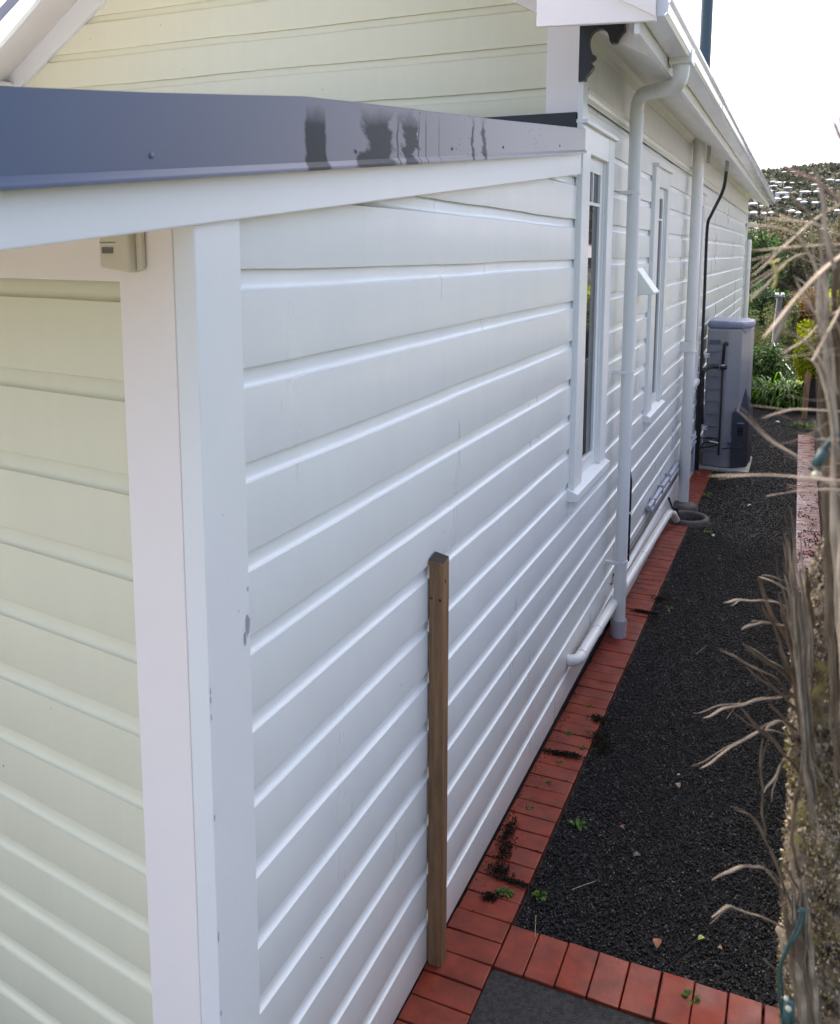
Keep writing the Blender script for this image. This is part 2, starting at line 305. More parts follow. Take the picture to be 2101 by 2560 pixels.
# ------------------------------------------------------------------ house
house = thing('house', 'white and sage weatherboard house with lean-to, gutter and downpipes along the gravel path', 'house', (0, 5, 0))
LV = [3.505, 3.29, 3.078, 2.852, 2.632, 2.408, 2.185, 1.972, 1.765, 1.567, 1.37, 1.175, .985, .80, .61, .415, .215, .01]
def boards(name, m, P0, d, n, lv, segs, step=.14, amp=.0022, zb=None):
    P0, d, n = Vector(P0), Vector(d).normalized(), Vector(n).normalized(); mb = MB()
    prof_n = [(-.0165, 0), (-.0145, -.014), (-.0135, -.030)] + [(-.0135 + .0135 * (1 - math.cos(R(a))), -.033 - .016 * math.sin(R(a))) for a in (18, 36, 54, 72, 90)]
    for i in range(len(lv) - 1):
        zt, zb_ = lv[i], lv[i + 1]
        for (u0, u1, clip) in segs(zt, zb_):
            k = max(1, int((u1 - u0) / step)); us = [u0 + (u1 - u0) * j / k for j in range(k + 1)]; prof = prof_n + [(0, zb_ - zt + .004), (-.001, zb_ - zt), (-.022, zb_ - zt + .001)]
            vs = []; np_ = len(prof)
            for u in us:
                wv = amp * noise.noise(Vector((u * .9, zt * 9, 3)))
                st_ = lambda zz_: .0035 * noise.noise(Vector((u * 1.1, zz_ * 3, 20))) + .0022 * noise.cell(Vector((u * 1.3 + zz_, zz_ * 7, 5))); ed = st_(zt); e2 = st_(zb_)
                for q, (o, dz) in enumerate(prof):
                    zz = zt + dz + (ed if q < len(prof_n) else e2)
                    if clip: zz = min(zz, clip(u))
                    vs.append(P0 + d * u + n * (o + wv) + Vector((0, 0, zz)))
            mb.add(vs, [(j * np_ + q, j * np_ + q + 1, (j + 1) * np_ + q + 1, (j + 1) * np_ + q) for j in range(k) for q in range(np_ - 1)])
    o = mb.build(name, m, house, smooth=True, ang=50); return o
WIN = [(5.06, 5.57, 1.33, 3.225), (7.70, 8.20, 1.33, 3.225), (10.78, 11.28, 1.12, 3.225)]
bot = lambda Y: 2.671 + .1098 * (Y - 1.0)                              # underside of the lean-to fascia
def side(zt, zb):
    mid = (zt + zb) / 2; s = [1.62]; out = []; cuts = [(a, b) for a, b, z0, z1 in WIN if z0 < mid < z1]
    lo_ = 1.62; end = 20.6
    if zb > 2.75: lo_ = max(1.62, (zb - 2.671) / .1098 + 1.0) if zb < 3.1 else 4.93
    for a, b in cuts: out.append((lo_, a, None)); lo_ = b
    out.append((lo_, end, None))
    if zb < 2.6:                                                   # butt joints, at a different place in each board
        for jy in (8.6 + 2 * ((zt * 3.77) % 1), 13 + 5 * ((zt * 5.13) % 1)):
            out = [q for a, b, c in out for q in ([(a, jy - .0005, c), (jy + .0005, b, c)] if a + .05 < jy < b - .05 else [(a, b, c)])]
    if zt > 2.74 and out[0][0] < 4.93:
        a, b, _ = out[0]; a = max(1.62, (zb - .05 - 2.671) / .1098 + 1); y1 = min(b, 4.9)
        out = [(a, y1, lambda u: bot(u) + .02)] + ([(y1, b, None)] if b > y1 else []) + out[1:]
    return out
boards('side_wall', BWHITE, (0, 0, 0), (0, 1, 0), (1, 0, 0), LV, side)
lvl = [2.852] + LV[4:11] + [1.19, 1.02, .86, .69, .53, .36, .19, .02]
DF = Vector((math.cos(R(171)), math.sin(R(171)), 0)); NF = Vector((-math.sin(R(9)), -math.cos(R(9)), 0)); PF = Vector((-.01, 1.503, 0))
boards('front_wall', BSAGE, PF + NF * -.005, DF, NF, [2.61, 2.385, 2.163, 1.957, 1.756, 1.57, 1.382, 1.207, 1.043, .887, .72, .56, .40, .24, .08, -.08], lambda a, b: [(.15, 4.2, None)])
# gable wall, cut to the roof slope
GY = 4.935; PK = -1.8
def rk(x): return 3.93 + .62 * (x + 4.1) if x < PK else 3.93 + .62 * (.5 - x)
def gseg(zt, zb):
    if zb < 3.9: return [(0.17, 4.3, None)]
    return [(max(.17, (zb - 3.93) / .62 - .5), min(4.3, 4.1 - (zb - 3.93) / .62), lambda u: rk(-u) + .02)]
boards('gable_wall', BSAGE, (0, GY, 0), (-1, 0, 0), (0, -1, 0), [5.2, 4.97, 4.735, 4.50, 4.27, 4.04, 3.81, 3.575, 3.34, 3.10], gseg)

def hp(name, m, bev=.003, smooth=False, parent=None, ang=None):
    return lambda mb: mb.build(name, m, parent or house, bev=bev, smooth=smooth, ang=ang)
# backing core so nothing is see-through
MB().box(-4.1, -.03, 4.97, 20.55, -.4, 3.86).build('house_core', DARK, house)
mb = MB(); mb.extr([(-.04, 1.58, -.2), (-4.2, 2.25, -.2), (-4.2, 4.97, -.2), (-.04, 4.97, -.2)], (0, 0, 2.92)); mb.build('lean_to_core', DARK, house)
# lean-to corner boards
mb = MB(); mb.extr([(.022, 1.485, -.05), (.022, 1.645, -.05), (.022, 1.645, 2.745), (.022, 1.485, 2.727)], (-.055, 0, 0))
cb = hp('corner_board', TRIM)(mb)
def fp(u, off, z): v = PF + DF * u + NF * off; return (v.x, v.y, z)
mb = MB(); mb.extr([fp(.0255, -.01, -.05), fp(.195, -.01, -.05), fp(.195, .018, -.05), fp(.0255, .018, -.05)], (0, 0, 2.80)); hp('corner_board', FTRIM)(mb)
# flaked paint on the corner board
def flake(c, r, sq=1.0, seed=0, X=.0235):
    pts = [(X, c[0] + r * math.cos(a) * (.7 + .5 * noise.noise(Vector((math.cos(a) * 2, math.sin(a) * 2, seed)))) * .45, c[1] + r * math.sin(a) * sq * (.8 + .7 * noise.noise(Vector((math.cos(a) * 2.3, math.sin(a) * 2, seed + 5))))) for a in np.linspace(0, 2 * math.pi, 25)[:-1]]
    MB().add(pts, [tuple(range(len(pts)))]).build('paint_flake', CHIP, house)
flake((1.634, 1.815), .024, 1.2, 3); flake((1.622, 1.785), .014, 1.3, 8); flake((1.638, 1.90), .006, 1.2, 1); flake((1.60, 1.86), .004, 1, 2); flake((1.55, 2.1), .003, 1, 2)
for z in (1.72, 1.70, 1.66, 1.42, 1.13, 1.12, .93, .80, .75, .70, .6): flake((1.4865, z), .006, 1.5, z * 7)
# beam and soffit under the lean-to overhang
mb = MB(); mb.extr([fp(.19, -.01, 2.606), fp(4.2, -.01, 2.606), fp(4.2, .016, 2.606), fp(.19, .016, 2.606)], (0, 0, .2)); hp('beam', FTRIM)(mb)
mb = MB(); mb.extr([(.0, .85, 2.70), (.0, 1.75, 2.765), (.0, 1.75, 2.775), (.0, .85, 2.71)], (-4.4, 0, 0)); hp('soffit', FTRIM, bev=0)(mb)
# fascia and metal barge capping of the lean-to
mb = MB(); mb.extr([(.035, .85, bot(.85)), (.035, 4.80, bot(4.80)), (.035, 4.80, 3.225), (.035, .85, 2.80)], (-.035, 0, 0)); hp('fascia', TRIM, bev=.004)(mb)
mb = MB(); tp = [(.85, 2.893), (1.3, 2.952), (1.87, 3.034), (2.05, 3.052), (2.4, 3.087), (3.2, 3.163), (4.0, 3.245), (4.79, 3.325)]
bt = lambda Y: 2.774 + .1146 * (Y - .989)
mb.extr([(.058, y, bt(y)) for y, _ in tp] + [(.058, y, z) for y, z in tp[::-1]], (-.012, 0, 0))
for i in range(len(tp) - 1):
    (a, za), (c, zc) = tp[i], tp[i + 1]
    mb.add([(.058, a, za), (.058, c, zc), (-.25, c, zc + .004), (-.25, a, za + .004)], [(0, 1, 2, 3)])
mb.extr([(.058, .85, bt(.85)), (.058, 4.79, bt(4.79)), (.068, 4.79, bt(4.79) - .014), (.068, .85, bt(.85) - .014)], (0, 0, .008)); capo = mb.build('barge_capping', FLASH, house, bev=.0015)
for i, (y, zoff) in enumerate([(1.32, .032), (2.13, .03), (2.83, .03), (3.38, .03), (4.25, .03)]):
    s_ = MB(); n0 = Vector((.058, y, bt(y) + zoff)); s_.tube([n0, n0 + Vector((.003, 0, 0)), n0 + Vector((.0045, 0, 0))], [.0055, .005, .002], 12); s_.build('rivet', ROOF, capo, smooth=True)
mb = MB()
for i in range(60):
    x0 = -.25 - i * .076
    mb.extr([(x0, .84, 2.893), (x0 - .038, .84, 2.91), (x0 - .076, .84, 2.893)], (0, 4.09, .44))
hp('lean_to_roof', mat('lean_to_roof_bounce', (.50, .50, .52), .4), bev=0)(mb)  # metal made pale so it bounces light onto the gable and soffit
MB().box(-.75, -.012, 4.86, 4.93, 3.28, 3.425).build('apron_flashing', BLACK, house)
# main house corner boards
MB().box(-.19, .0, 4.885, 4.93, 3.42, 3.93).build('corner_board', FTRIM, house, bev=.003)
mb = MB(); mb.box(-.005, .024, 4.86, 4.975, 3.095, 3.89); hp('corner_board', TRIM)(mb)
MB().box(-.02, .024, 20.45, 20.62, .0, 3.6).build('corner_board', TRIM, house, bev=.003)
# frieze, picture mould, scotia
MB().box(-.02, .012, 4.975, 20.6, 3.56, 3.90).build('frieze', FRZ, house)
mb = MB(); mb.extr([(0.0, 4.975, 3.575), (.030, 4.975, 3.570), (.034, 4.975, 3.556), (.022, 4.975, 3.545), (.026, 4.975, 3.535), (.020, 4.975, 3.52), (.004, 4.975, 3.505), (0, 4.975, 3.50)], (0, 15.6, 0)); hp('moulding', TRIM, bev=.001)(mb)
mb = MB(); mb.extr([(.012, 4.9, 3.795), (.030, 4.9, 3.80), (.035, 4.9, 3.83), (.075, 4.9, 3.858), (.080, 4.9, 3.872), (.02, 4.9, 3.885)], (0, 15.7, 0)); hp('cornice', SOFF, bev=.001)(mb)
# raking soffit, fascia, gutter
mb = MB(); mb.extr([(.0, 4.89, 3.885), (.396, 4.89, 3.665), (.396, 4.89, 3.675), (.0, 4.89, 3.895)], (0, 16.0, 0)); hp('soffit', SOFF, bev=0)(mb)
mb = MB(); mb.box(.395, .42, 4.233, 20.95, 3.655, 3.83); hp('fascia', TRIM)(mb)
gp = [(.42, 3.83), (.422, 3.735), (.43, 3.722), (.525, 3.722), (.538, 3.735), (.542, 3.775), (.552, 3.785), (.556, 3.795), (.556, 3.808), (.546, 3.812), (.543, 3.804)]
mb = MB(); th = [(x - .003 if 0 < i else x + .003, z + (.003 if 1 < i < 9 else 0)) for i, (x, z) in enumerate(gp)]
for i in range(len(gp) - 1):
    for nseg in range(17):
        ya = 4.235 + nseg * .983; yb = ya + .983; da = .003 * noise.noise(Vector((nseg * 3.1, 0, 0))); db = .003 * noise.noise(Vector(((nseg + 1) * 3.1, 0, 0)))
        (x0, z0), (x1, z1) = gp[i], gp[i + 1]; mb.add([(x0, ya, z0 + da), (x0, yb, z0 + db), (x1, yb, z1 + db), (x1, ya, z1 + da)], [(0, 1, 2, 3)])
gut = mb.build('gutter', GUT, house); s_ = gut.modifiers.new('solid', 'SOLIDIFY'); s_.thickness = .003
for y in (4.233, 20.945,): MB().extr([(x, y, z) for x, z in [(.422, 3.81), (.424, 3.735), (.43, 3.724), (.525, 3.724), (.54, 3.74), (.545, 3.80)]], (0, .004, 0)).build('gutter_end', GUT, gut)
for y in (6.95, 9.9, 13.2, 16.4, 19.2): MB().extr([(x + (.002 if x > .5 else 0), y, z - .002) for x, z in gp[1:9]] + [(.53, y, 3.79), (.43, y, 3.79)], (0, .05, 0)).build('gutter_joint', GUT, gut, bev=.001)
MB().extr([(0, 4.885, 3.885), (.396, 4.885, 3.665), (.396, 4.885, 3.885)], (0, .003, 0)).build('eave_infill', SOFF, house)
# roof planes
mb = MB(); sl_ = .62
for sgn in (1,):
    mb.extr([(.46, 4.2, 3.82), (PK, 4.2, 3.82 + sl_ * (.46 - PK)), (PK, 4.2, 3.90 + sl_ * (.46 - PK)), (.46, 4.2, 3.845)], (0, 16.8, 0))
    mb.extr([(-4.45, 4.94, 3.83), (PK, 4.94, 5.56), (PK, 4.94, 5.64), (-4.45, 4.94, 3.90)], (0, 16.0, 0))
    mb.extr([(-3.86, 4.2, 3.825), (-3.26, 4.2, 4.205), (PK, 4.2, 5.19), (PK, 4.2, 5.26), (-3.26, 4.2, 4.275), (-3.86, 4.2, 3.90)], (0, .05, 0))
hp('roof', ROOF, bev=0)(mb)
# barge boards and boxed eave ends
BY = 4.20
mb = MB(); mb.extr([(.495, BY, 3.697), (-.055, BY, 3.722), (-.055, BY, 4.10), (.495, BY, 3.90)], (0, .03, 0)); hp('boxed_eave', FTRIM)(mb)
mb = MB(); mb.extr([(.495, BY - .012, 3.712), (PK, BY - .012, 3.712 + .55 * (.495 - PK)), (PK, BY - .012, 3.93 + .62 * (.5 - PK)), (.495, BY - .012, 3.93)], (0, .028, 0)); hp('barge_board', FTRIM, bev=.002)(mb)
XL = -3.46
mb = MB(); mb.extr([(XL, BY, 3.95), (XL + .295, BY, 4.155), (PK, BY, 5.06), (PK, BY, 5.18), (XL + .2, BY, 4.20), (XL - .4, BY, 3.82), (XL - .4, BY, 3.69)], (0, .03, 0)); hp('barge_board', TRIM, bev=.002)(mb)
mb = MB(); mb.extr([(-3.9, 4.23, 3.655), (-3.5, 4.23, 3.925), (PK, 4.23, 5.09), (PK, GY, 5.52), (-4.15, GY, 3.965), (-4.40, GY, 3.80)], (0, 0, .012)); hp('barge_soffit', FTRIM, bev=0)(mb)
mb = MB(); q0 = [(-4.35, 4.10), (-3.12, 4.86), (PK, 5.75), (PK, 5.25), (-3.263, 4.356), (-4.069, 3.85), (-4.35, 3.68)]
mb.extr([(x, GY - .03, z) for x, z in q0], (0, .03, 0)); hp('rake_trim', TRIM)(mb)
mb = MB(); mb.extr([(x, GY - .03, z) for x, z in [(-.20, 3.935), (-.25, 3.965), (PK, 4.86), (PK, 5.05), (-.05, 4.03), (-.05, 3.935)]], (0, .03, 0)); hp('rake_trim', FTRIM)(mb)
mb = MB(); mb.box(-4.4, -4.13, 4.5, GY, 3.3, 3.875); hp('boxed_eave', FTRIM, bev=.02)(mb)
MB().box(-.055, .394, BY + .03, 4.889, 3.882, 3.90).build('eave_soffit', SOFF, house)
# fretwork bracket
bp_ = [(0, 3.875), (0, 3.578), (.036, 3.582), (.040, 3.600), (.062, 3.622), (.078, 3.645), (.076, 3.660), (.062, 3.668), (.066, 3.676), (.086, 3.690), (.086, 3.706), (.070, 3.712)]
bp_ += [(.062 + .0 - .012 * math.sin(R(a)) , 3.725 + .055 * a / 90) for a in (20, 60, 90)]
bp_ += [(.052 + .055 * (1 - math.cos(R(a))), 3.785 + .055 * math.sin(R(a))) for a in (15, 35, 55, 75, 90)]
bp_ += [(.125, 3.836), (.145, 3.822), (.155, 3.80), (.160, 3.775), (.168, 3.760), (.200, 3.760), (.203, 3.782), (.222, 3.805), (.238, 3.822), (.236, 3.838), (.236, 3.875)]
bb = bmesh.new(); vsb = [bb.verts.new((x, 4.835, z)) for x, z in bp_]; bb.faces.new(vsb)
ex = bmesh.ops.extrude_face_region(bb, geom=bb.faces[:]); bmesh.ops.translate(bb, verts=[v for v in ex['geom'] if isinstance(v, bmesh.types.BMVert)], vec=(0, .045, 0)); bmesh.ops.recalc_face_normals(bb, faces=bb.faces)
bmesh.ops.triangulate(bb, faces=[f for f in bb.faces if len(f.verts) > 4])
me = bpy.data.meshes.new('bracket'); bb.to_mesh(me); bb.free(); me.materials.append(BLACK); o = bpy.data.objects.new('bracket', me); COL.objects.link(o); o.parent = house; o.matrix_parent_inverse = Matrix.Translation(house.location).inverted()

# windows
GLASS = mat('window_glass', (.03, .033, .036), .03, spec=.9)
CURT = mat('blind', (.40, .40, .41), .8)
def window(a, b, z0, z1, wl, wr, zh):
    fr = MB(); yo0, yo1 = a - wl, b + wr
    fr.box(-.01, .030, yo0, a, z0 - .01, zh); fr.box(-.01, .030, b, yo1, z0 - .01, zh)
    fr.box(-.01, .0285, a, b, z1, zh)
    fo = fr.build('window', TRIM, house, bev=.003)
    k = MB(); k.box(-.01, .052, yo0 - .012, yo1 + .02, zh, zh + .022); k.build('head_cap', TRIM, fo, bev=.002)
    k = MB(); k.extr([(-.01, yo0 - .03, z0 - .075), (.058, yo0 - .03, z0 - .075), (.058, yo0 - .03, z0 - .028), (-.01, yo0 - .03, z0)], (0, yo1 - yo0 + .05, 0)); k.build('sill', TRIM, fo, bev=.002)
    k = MB(); k.box(-.01, .022, yo0 + .0, yo0 + .03, z0 - .16, z0 - .076); k.build('sill_bracket', TRIM, fo, bev=.002)
    k = MB(); sy0, sy1 = a + .0, b - .02                                # sash set just inside the architrave
    k.box(-.03, -.002, sy0, sy0 + .05, z0, z1); k.box(-.03, -.002, sy1 - .06, sy1, z0, z1); k.box(-.03, .008, sy1, b, z0, z1)
    k.box(-.03, -.003, sy0 + .05, sy1 - .06, z1 - .085, z1); k.box(-.03, -.003, sy0 + .05, sy1 - .06, z0, z0 + .085); k.box(-.03, -.0025, sy0 + .05, sy1 - .06, z1 - .275, z1 - .255)
    k.box(-.028, -.004, (sy0 + sy1) / 2 - .012, (sy0 + sy1) / 2 + .004, z1 - .255, z1 - .085)
    k.build('sash', TRIM, fo, bev=.002)
    MB().box(-.020, -.017, sy0 + .04, sy1 - .05, z0 + .07, z1 - .07).build('pane', GLASS, fo)
    MB().box(-.05, -.046, sy0, b, z0, z1).build('blind', CURT, fo)
    return fo
window(5.06, 5.57, 1.335, 3.222, .19, .17, 3.365)
window(7.70, 8.20, 1.335, 3.222, .22, .14, 3.372)
window(10.78, 11.28, 1.13, 3.222, .2, .17, 3.365)
# vent cowl
mb = MB(); mb.extr([(.0, 6.80, 2.545), (.012, 6.80, 2.56), (.150, 6.80, 2.375), (.142, 6.80, 2.36), (.0, 6.80, 2.352)], (0, .26, 0)); hp('vent_cowl', mat('cream_plastic', (.78, .79, .70), .4), bev=.003)(mb)

# downpipes
def strap(parent, x, y, z, r=.048, m=PVC):
    k = MB(); k.tube([(x, y, z - .012), (x, y, z + .012)], r, 24, cap=True); k.box(.0, x, y - .06, y - .035, z - .012, z + .012); k.box(.0, x, y - .06, y - .03, z - .022, z + .022) if False else None
    k.build('pipe_clip', m, parent, bev=.001)
dp = MB(); Yp = 6.10; Xp = .095; r = .0435
g0 = Vector((.48, Yp, 3.74)); pth = [g0, (.47, Yp, 3.70)]
arc = [(.47 , Yp, 3.69)] 
pA = [(.485, Yp, 3.73), (.485, Yp, 3.62)] + [(.485 - .075 * (1 - math.cos(R(a))), Yp, 3.62 - .075 * math.sin(R(a))) for a in (20, 40, 60, 80)]
pB = [(.17 + .075 * (1 - math.cos(R(90 - a))) - .075, Yp, 3.53) for a in (0,)]
pts = [(.43, Yp, 3.86)]
pts = [(.43, Yp, 3.75), (.43, Yp, 3.675)] + [(.43 - .07 * (1 - math.cos(R(a))), Yp, 3.675 - .07 * math.sin(R(a))) for a in (22, 45, 67, 88)] + [(.175, Yp, 3.60)] + [(.175 - .08 * math.sin(R(a)), Yp, 3.60 - .08 * (1 - math.cos(R(a)))) for a in (22, 45, 67, 88)] + [(.095, Yp, 3.4), (.095, Yp, .05)]
pts = [(.485, 5.2, 3.75), (.485, 5.2, 3.665), (.483, 5.203, 3.637), (.474, 5.222, 3.613), (.455, 5.262, 3.602), (.42, 5.34, 3.603), (.19, 5.87, 3.672), (.15, 5.965, 3.680), (.118, 6.04, 3.668), (.10, 6.085, 3.635), (.095, 6.10, 3.59), (.095, Yp, 3.4), (.095, Yp, .05)]
_ = [(.175 - .08 * math.sin(R(a)), Yp, 3.60 - .08 * (1 - math.cos(R(a)))) for a in (22, 45, 67, 88)]
dp.tube(pts, r, 28); dpo = dp.build('downpipe', PVC, house, smooth=True, ang=60)
for z in (3.42, 3.49): pass
for a_, b_ in [((.485, 5.2, 3.74), (.485, 5.2, 3.66)), ((.345, 5.513, 3.6255), (.305, 5.605, 3.6375)), ((.095, Yp, 3.58), (.095, Yp, 3.50))]:
    k = MB(); k.tube([a_, b_], r + .0022, 28); k.build('pipe_socket', PVC, dpo, smooth=True, ang=60)
MB().box(.424, .546, 5.13, 5.27, 3.69, 3.80).build('gutter_outlet', PVC, dpo, bev=.008)
for z in (3.07, 1.86, .50): strap(dpo, Xp, Yp, z)
k = MB(); k.tube([(.095, Yp, .37), (.095, Yp, .31)], r + .0022, 28); k.build('pipe_socket', PVC, dpo, smooth=True, ang=60)
k = MB(); k.lathe((.095, Yp, gz(Yp)), [(.055, -.03), (.055, .125), (.0515, .125), (.0515, .0)], 32); k.build('drain_socket', mat('grey_pvc', (.42, .41, .44), .45), dpo, smooth=True, ang=40)
# second downpipe, through the soffit
Yq = 9.84; k = MB(); k.tube([(.098, Yq, 3.86), (.098, Yq, 2.0), (.098, Yq, -.09)], .058, 28); dq = k.build('downpipe', PVC, house, smooth=True, ang=60)
for z0_, z1_ in ((1.62, 1.73),):
    k = MB(); k.tube([(.098, Yq, z0_), (.098, Yq, z1_)], .0625, 28); k.tube([(.098, Yq, z1_ - .012), (.098, Yq, z1_)], .068, 28); k.tube([(.098, Yq, z0_), (.098, Yq, z0_ + .012)], .068, 28); k.box(0, .098, Yq - .07, Yq - .04, z0_, z1_); k.build('pipe_collar', PVC, dq, smooth=True, ang=40)
k = MB(); k.tube([(.20, Yq, 3.85), (.20, Yq, 3.60)], .019, 16); k.build('overflow_pipe', mat('grey_pipe', (.38, .38, .38), .5), dq, smooth=True, ang=40)
# far corner downpipe and light
k = MB(); k.tube([(.07, 20.5, 2.95), (.08, 20.5, 2.93), (.082, 20.5, .0)], .05, 18); k.build('downpipe', PVC, house, smooth=True, ang=60)
k = MB(); k.tube([(.02, 20.4, 3.27), (.16, 20.4, 3.27), (.22, 20.4, 3.29)], [.05, .05, .075], 16); k.build('wall_light', PVC, house, smooth=True, ang=50)
# waste pipe near the ground and small services
WP = [(.065, 4.80, .225), (.065, 5.0, .245)] + [(.06, y, .250 - .0475 * (y - 5)) for y in (5.2, 6, 7, 8, 8.7)]
k = MB(); k.tube([(.0, 4.962, .246), (.02, 4.964, .247), (.040, 4.978, .2475), (.054, 5.005, .248), (.06, 5.05, .248)] + WP[3:] + [(.068, 8.95, .07), (.095, 9.06, .03), (.12, 9.12, -.05)], .034, 22); wo = k.build('waste_pipe', PVC, house, smooth=True, ang=60)
k = MB(); k.tube([(.06, 5.055, .248), (.06, 5.075, .247)], .038, 22); k.build('pipe_socket', PVC, wo, smooth=True, ang=50)
for y in (6.35, 7.35, 5.5): k = MB(); z = .262 - .0475 * (y - 5); k.tube([(.06, y, z - .012), (.06, y + .018, z - .012)], .0375, 22); k.build('pipe_clip', PVC, wo)
GP = mat('grey_conduit', (.34, .37, .42), .4); COPPER = mat('dull_pipe', (.10, .075, .06), .45); BLK = mat('black_rubber', (.012, .012, .013), .5, bump=.3, bscale=40)
k = MB(); k.tube([(.03, 7.75, .44), (.03, 9.7, .40), (.03, 11.5, .36)], .022, 14); k.tube([(.035, 7.85, .385), (.035, 11.5, .30)], .018, 14); co1 = k.build('conduit', GP, house, smooth=True, ang=50)
for y in (8.0, 8.5, 9.0): k = MB(); k.box(.0, .054, y, y + .014, .364, .462); k.build('conduit_clip', GP, co1, bev=.003)
k = MB(); k.tube([(.014, 6.3, .32), (.014, 6.5, .315), (.014, 11.6, .22)], .010, 10); k.tube([(.014, 6.2, .285), (.014, 11.6, .19)], .008, 10); k.build('pipe', COPPER, house, smooth=True, ang=50)
MB().box(0, .012, 6.3, 11.8, -.2, .16).build('base_board', TRIM, house)
k = MB(); k.tube([(.012, 6.84, 1.0), (.02, 6.84, .9), (.02, 6.84, .25)], [.005, .012, .012], 10); ko = k.build('cable', BLK, house, smooth=True, ang=50)
k = MB(); k.box(.0, .036, 6.82, 6.86, .64, .655); k.build('cable_clip', PVC, ko)
# black conduit from the soffit down to the heater
k = MB(); Yb = 11.75
k.tube(smooth_path([(.30, 10.9, 3.73), (.285, 10.95, 3.50), (.24, 11.1, 3.36), (.10, 11.5, 3.14), (.05, 11.6, 3.0), (.04, 11.7, 2.5), (.04, Yb, 1.9), (.04, Yb, -.1)], 5), .019, 12); ko = k.build('black_conduit', BLK, house, smooth=True, ang=50)
k = MB(); k.tube([(.30, 10.9, 3.76), (.30, 10.9, 3.60)], .021, 12); k.build('conduit_sleeve', mat('grey_pipe_paint', (.36, .36, .35), .5), ko, smooth=True, ang=50)
k = MB(); k.tube(smooth_path([(.05, Yb - .06, 1.1), (.055, Yb - .06, .7), (.05, Yb - .06, .2), (.05, Yb - .05, -.12)], 4), .026, 12); k.tube([(.03, Yb - .1, 1.0), (.03, Yb - .1, -.1)], .016, 10); k.build('pipe_lagging', BLK, ko, smooth=True, ang=50)
k = MB(); k.tube([(.03, 11.35, -.05), (.03, 11.35, .38), (.03, 11.5, .42)], .014, 10); k.tube([(.03, 11.45, -.05), (.03, 11.45, .30)], .012, 10); k.build('conduit', GP, house, smooth=True, ang=50)
# flue on the roof
k = MB(); k.tube([(-.12, 12, 3.9), (-.115, 12, 5.2), (-.12, 12, 7.5)], .072, 20); k.build('flue', mat('teal_flue', (.035, .065, .075), .35), house, smooth=True, ang=50)
# wiring eyelets on the soffit
k = MB(); k.box(.22, .26, 13.2, 13.24, 3.74, 3.765); k.build('soffit_vent', SOFF, house)

# ------------------------------------------------------------------ sensor under the eave
BEIGE = mat('beige_plastic', (.62, .57, .44), .5)
sen = thing('temperature_sensor', 'beige plastic temperature and humidity sensor with grey display on the beam', 'sensor', fp(.2, .03, 2.63))
mb = MB(); mb.extr([fp(.216, .018, 2.637), fp(.122, .018, 2.627), fp(.122, .018, 2.74), fp(.216, .018, 2.74)], NF * .032); mb.build('body', BEIGE, sen, bev=.005)
mb = MB(); mb.extr([fp(.121, .019, 2.629), fp(.104, .019, 2.635), fp(.104, .019, 2.74), fp(.121, .019, 2.74)], NF * .014); mb.build('hinge_plate', BEIGE, sen, bev=.004)
mb = MB(); mb.extr([fp(.205, .051, 2.667), fp(.170, .051, 2.667), fp(.170, .051, 2.680), fp(.205, .051, 2.680)], NF * .001); mb.build('display', mat('lcd_grey', (.13, .12, .11), .3), sen)
cu = bpy.data.curves.new('lettering', 'FONT'); cu.body = 'Temperature Humidity Sensor'; cu.size = .0043; cu.align_x = 'CENTER'; cu.extrude = .0001
to = bpy.data.objects.new('lettering_tmp', cu); COL.objects.link(to); dg = bpy.context.evaluated_depsgraph_get(); dg.update(); tm = bpy.data.meshes.new_from_object(to.evaluated_get(dg)); bpy.data.objects.remove(to)
tm.materials.clear(); tm.materials.append(BLACK); lo = bpy.data.objects.new('lettering', tm); COL.objects.link(lo)
ctr = Vector(fp(.186, .0512, 2.689)); xa = -DF; lo.matrix_world = Matrix(((xa.x, 0, NF.x, ctr.x), (xa.y, 0, NF.y, ctr.y), (0, 1, 0, ctr.z), (0, 0, 0, 1)))
mwl = lo.matrix_world.copy(); tm.transform(mwl); lo.matrix_world = Matrix(); lo.parent = sen; lo.matrix_parent_inverse = Matrix.Translation(sen.location).inverted()

# ------------------------------------------------------------------ timber stake against the wall
WOOD = mat('treated_timber', (.27, .15, .068), .65, col2=(.12, .066, .03), vscale=6, stretch=(9, 9, .7), bump=.4, bscale=20, detail=8, lo=.3, hi=.65)
ENDG = mat('end_grain', (.03, .025, .02), .8)
st = thing('timber_post', 'weathered brown square timber post standing against the white weatherboards', 'post', (.035, 2.79, 0))
mb = MB(); x0, x1, y0, y1 = .006, .062, 2.768, 2.822; zt = 1.60
mb.add([(x0, y0, -.05), (x1, y0, -.05), (x1, y1, -.05), (x0, y1, -.05), (x0, y0, zt - .004), (x1, y0, zt - .012), (x1, y1, zt), (x0, y1, zt + .012)], [(3, 2, 1, 0), (0, 1, 5, 4), (1, 2, 6, 5), (2, 3, 7, 6), (3, 0, 4, 7), (4, 5, 6, 7)], 0)
mb.mi[-1] = 1; mb.build('shaft', [WOOD, ENDG], st, bev=.003)
k = MB(); k.add([(x0 + .008 + .007 * math.cos(a), y0 - .0006, 1.455 + .0045 * math.sin(a)) for a in np.linspace(0, 6.28, 13)[:-1]], [tuple(range(12))]); k.build('knot', ENDG, st); k = MB(); k.add([(x0 + .043 + .006 * math.cos(a), y0 - .0006, 1.452 + .006 * math.sin(a)) for a in np.linspace(0, 6.28, 13)[:-1]], [tuple(range(12))]); k.build('knot', ENDG, st); k = MB()
k.add([(x1 + .0006, y0 + .015 + .006 * math.cos(a), 1.52 + .009 * math.sin(a)) for a in np.linspace(0, 6.28, 13)[:-1]], [tuple(range(12))]); k.build('knot', ENDG, st)

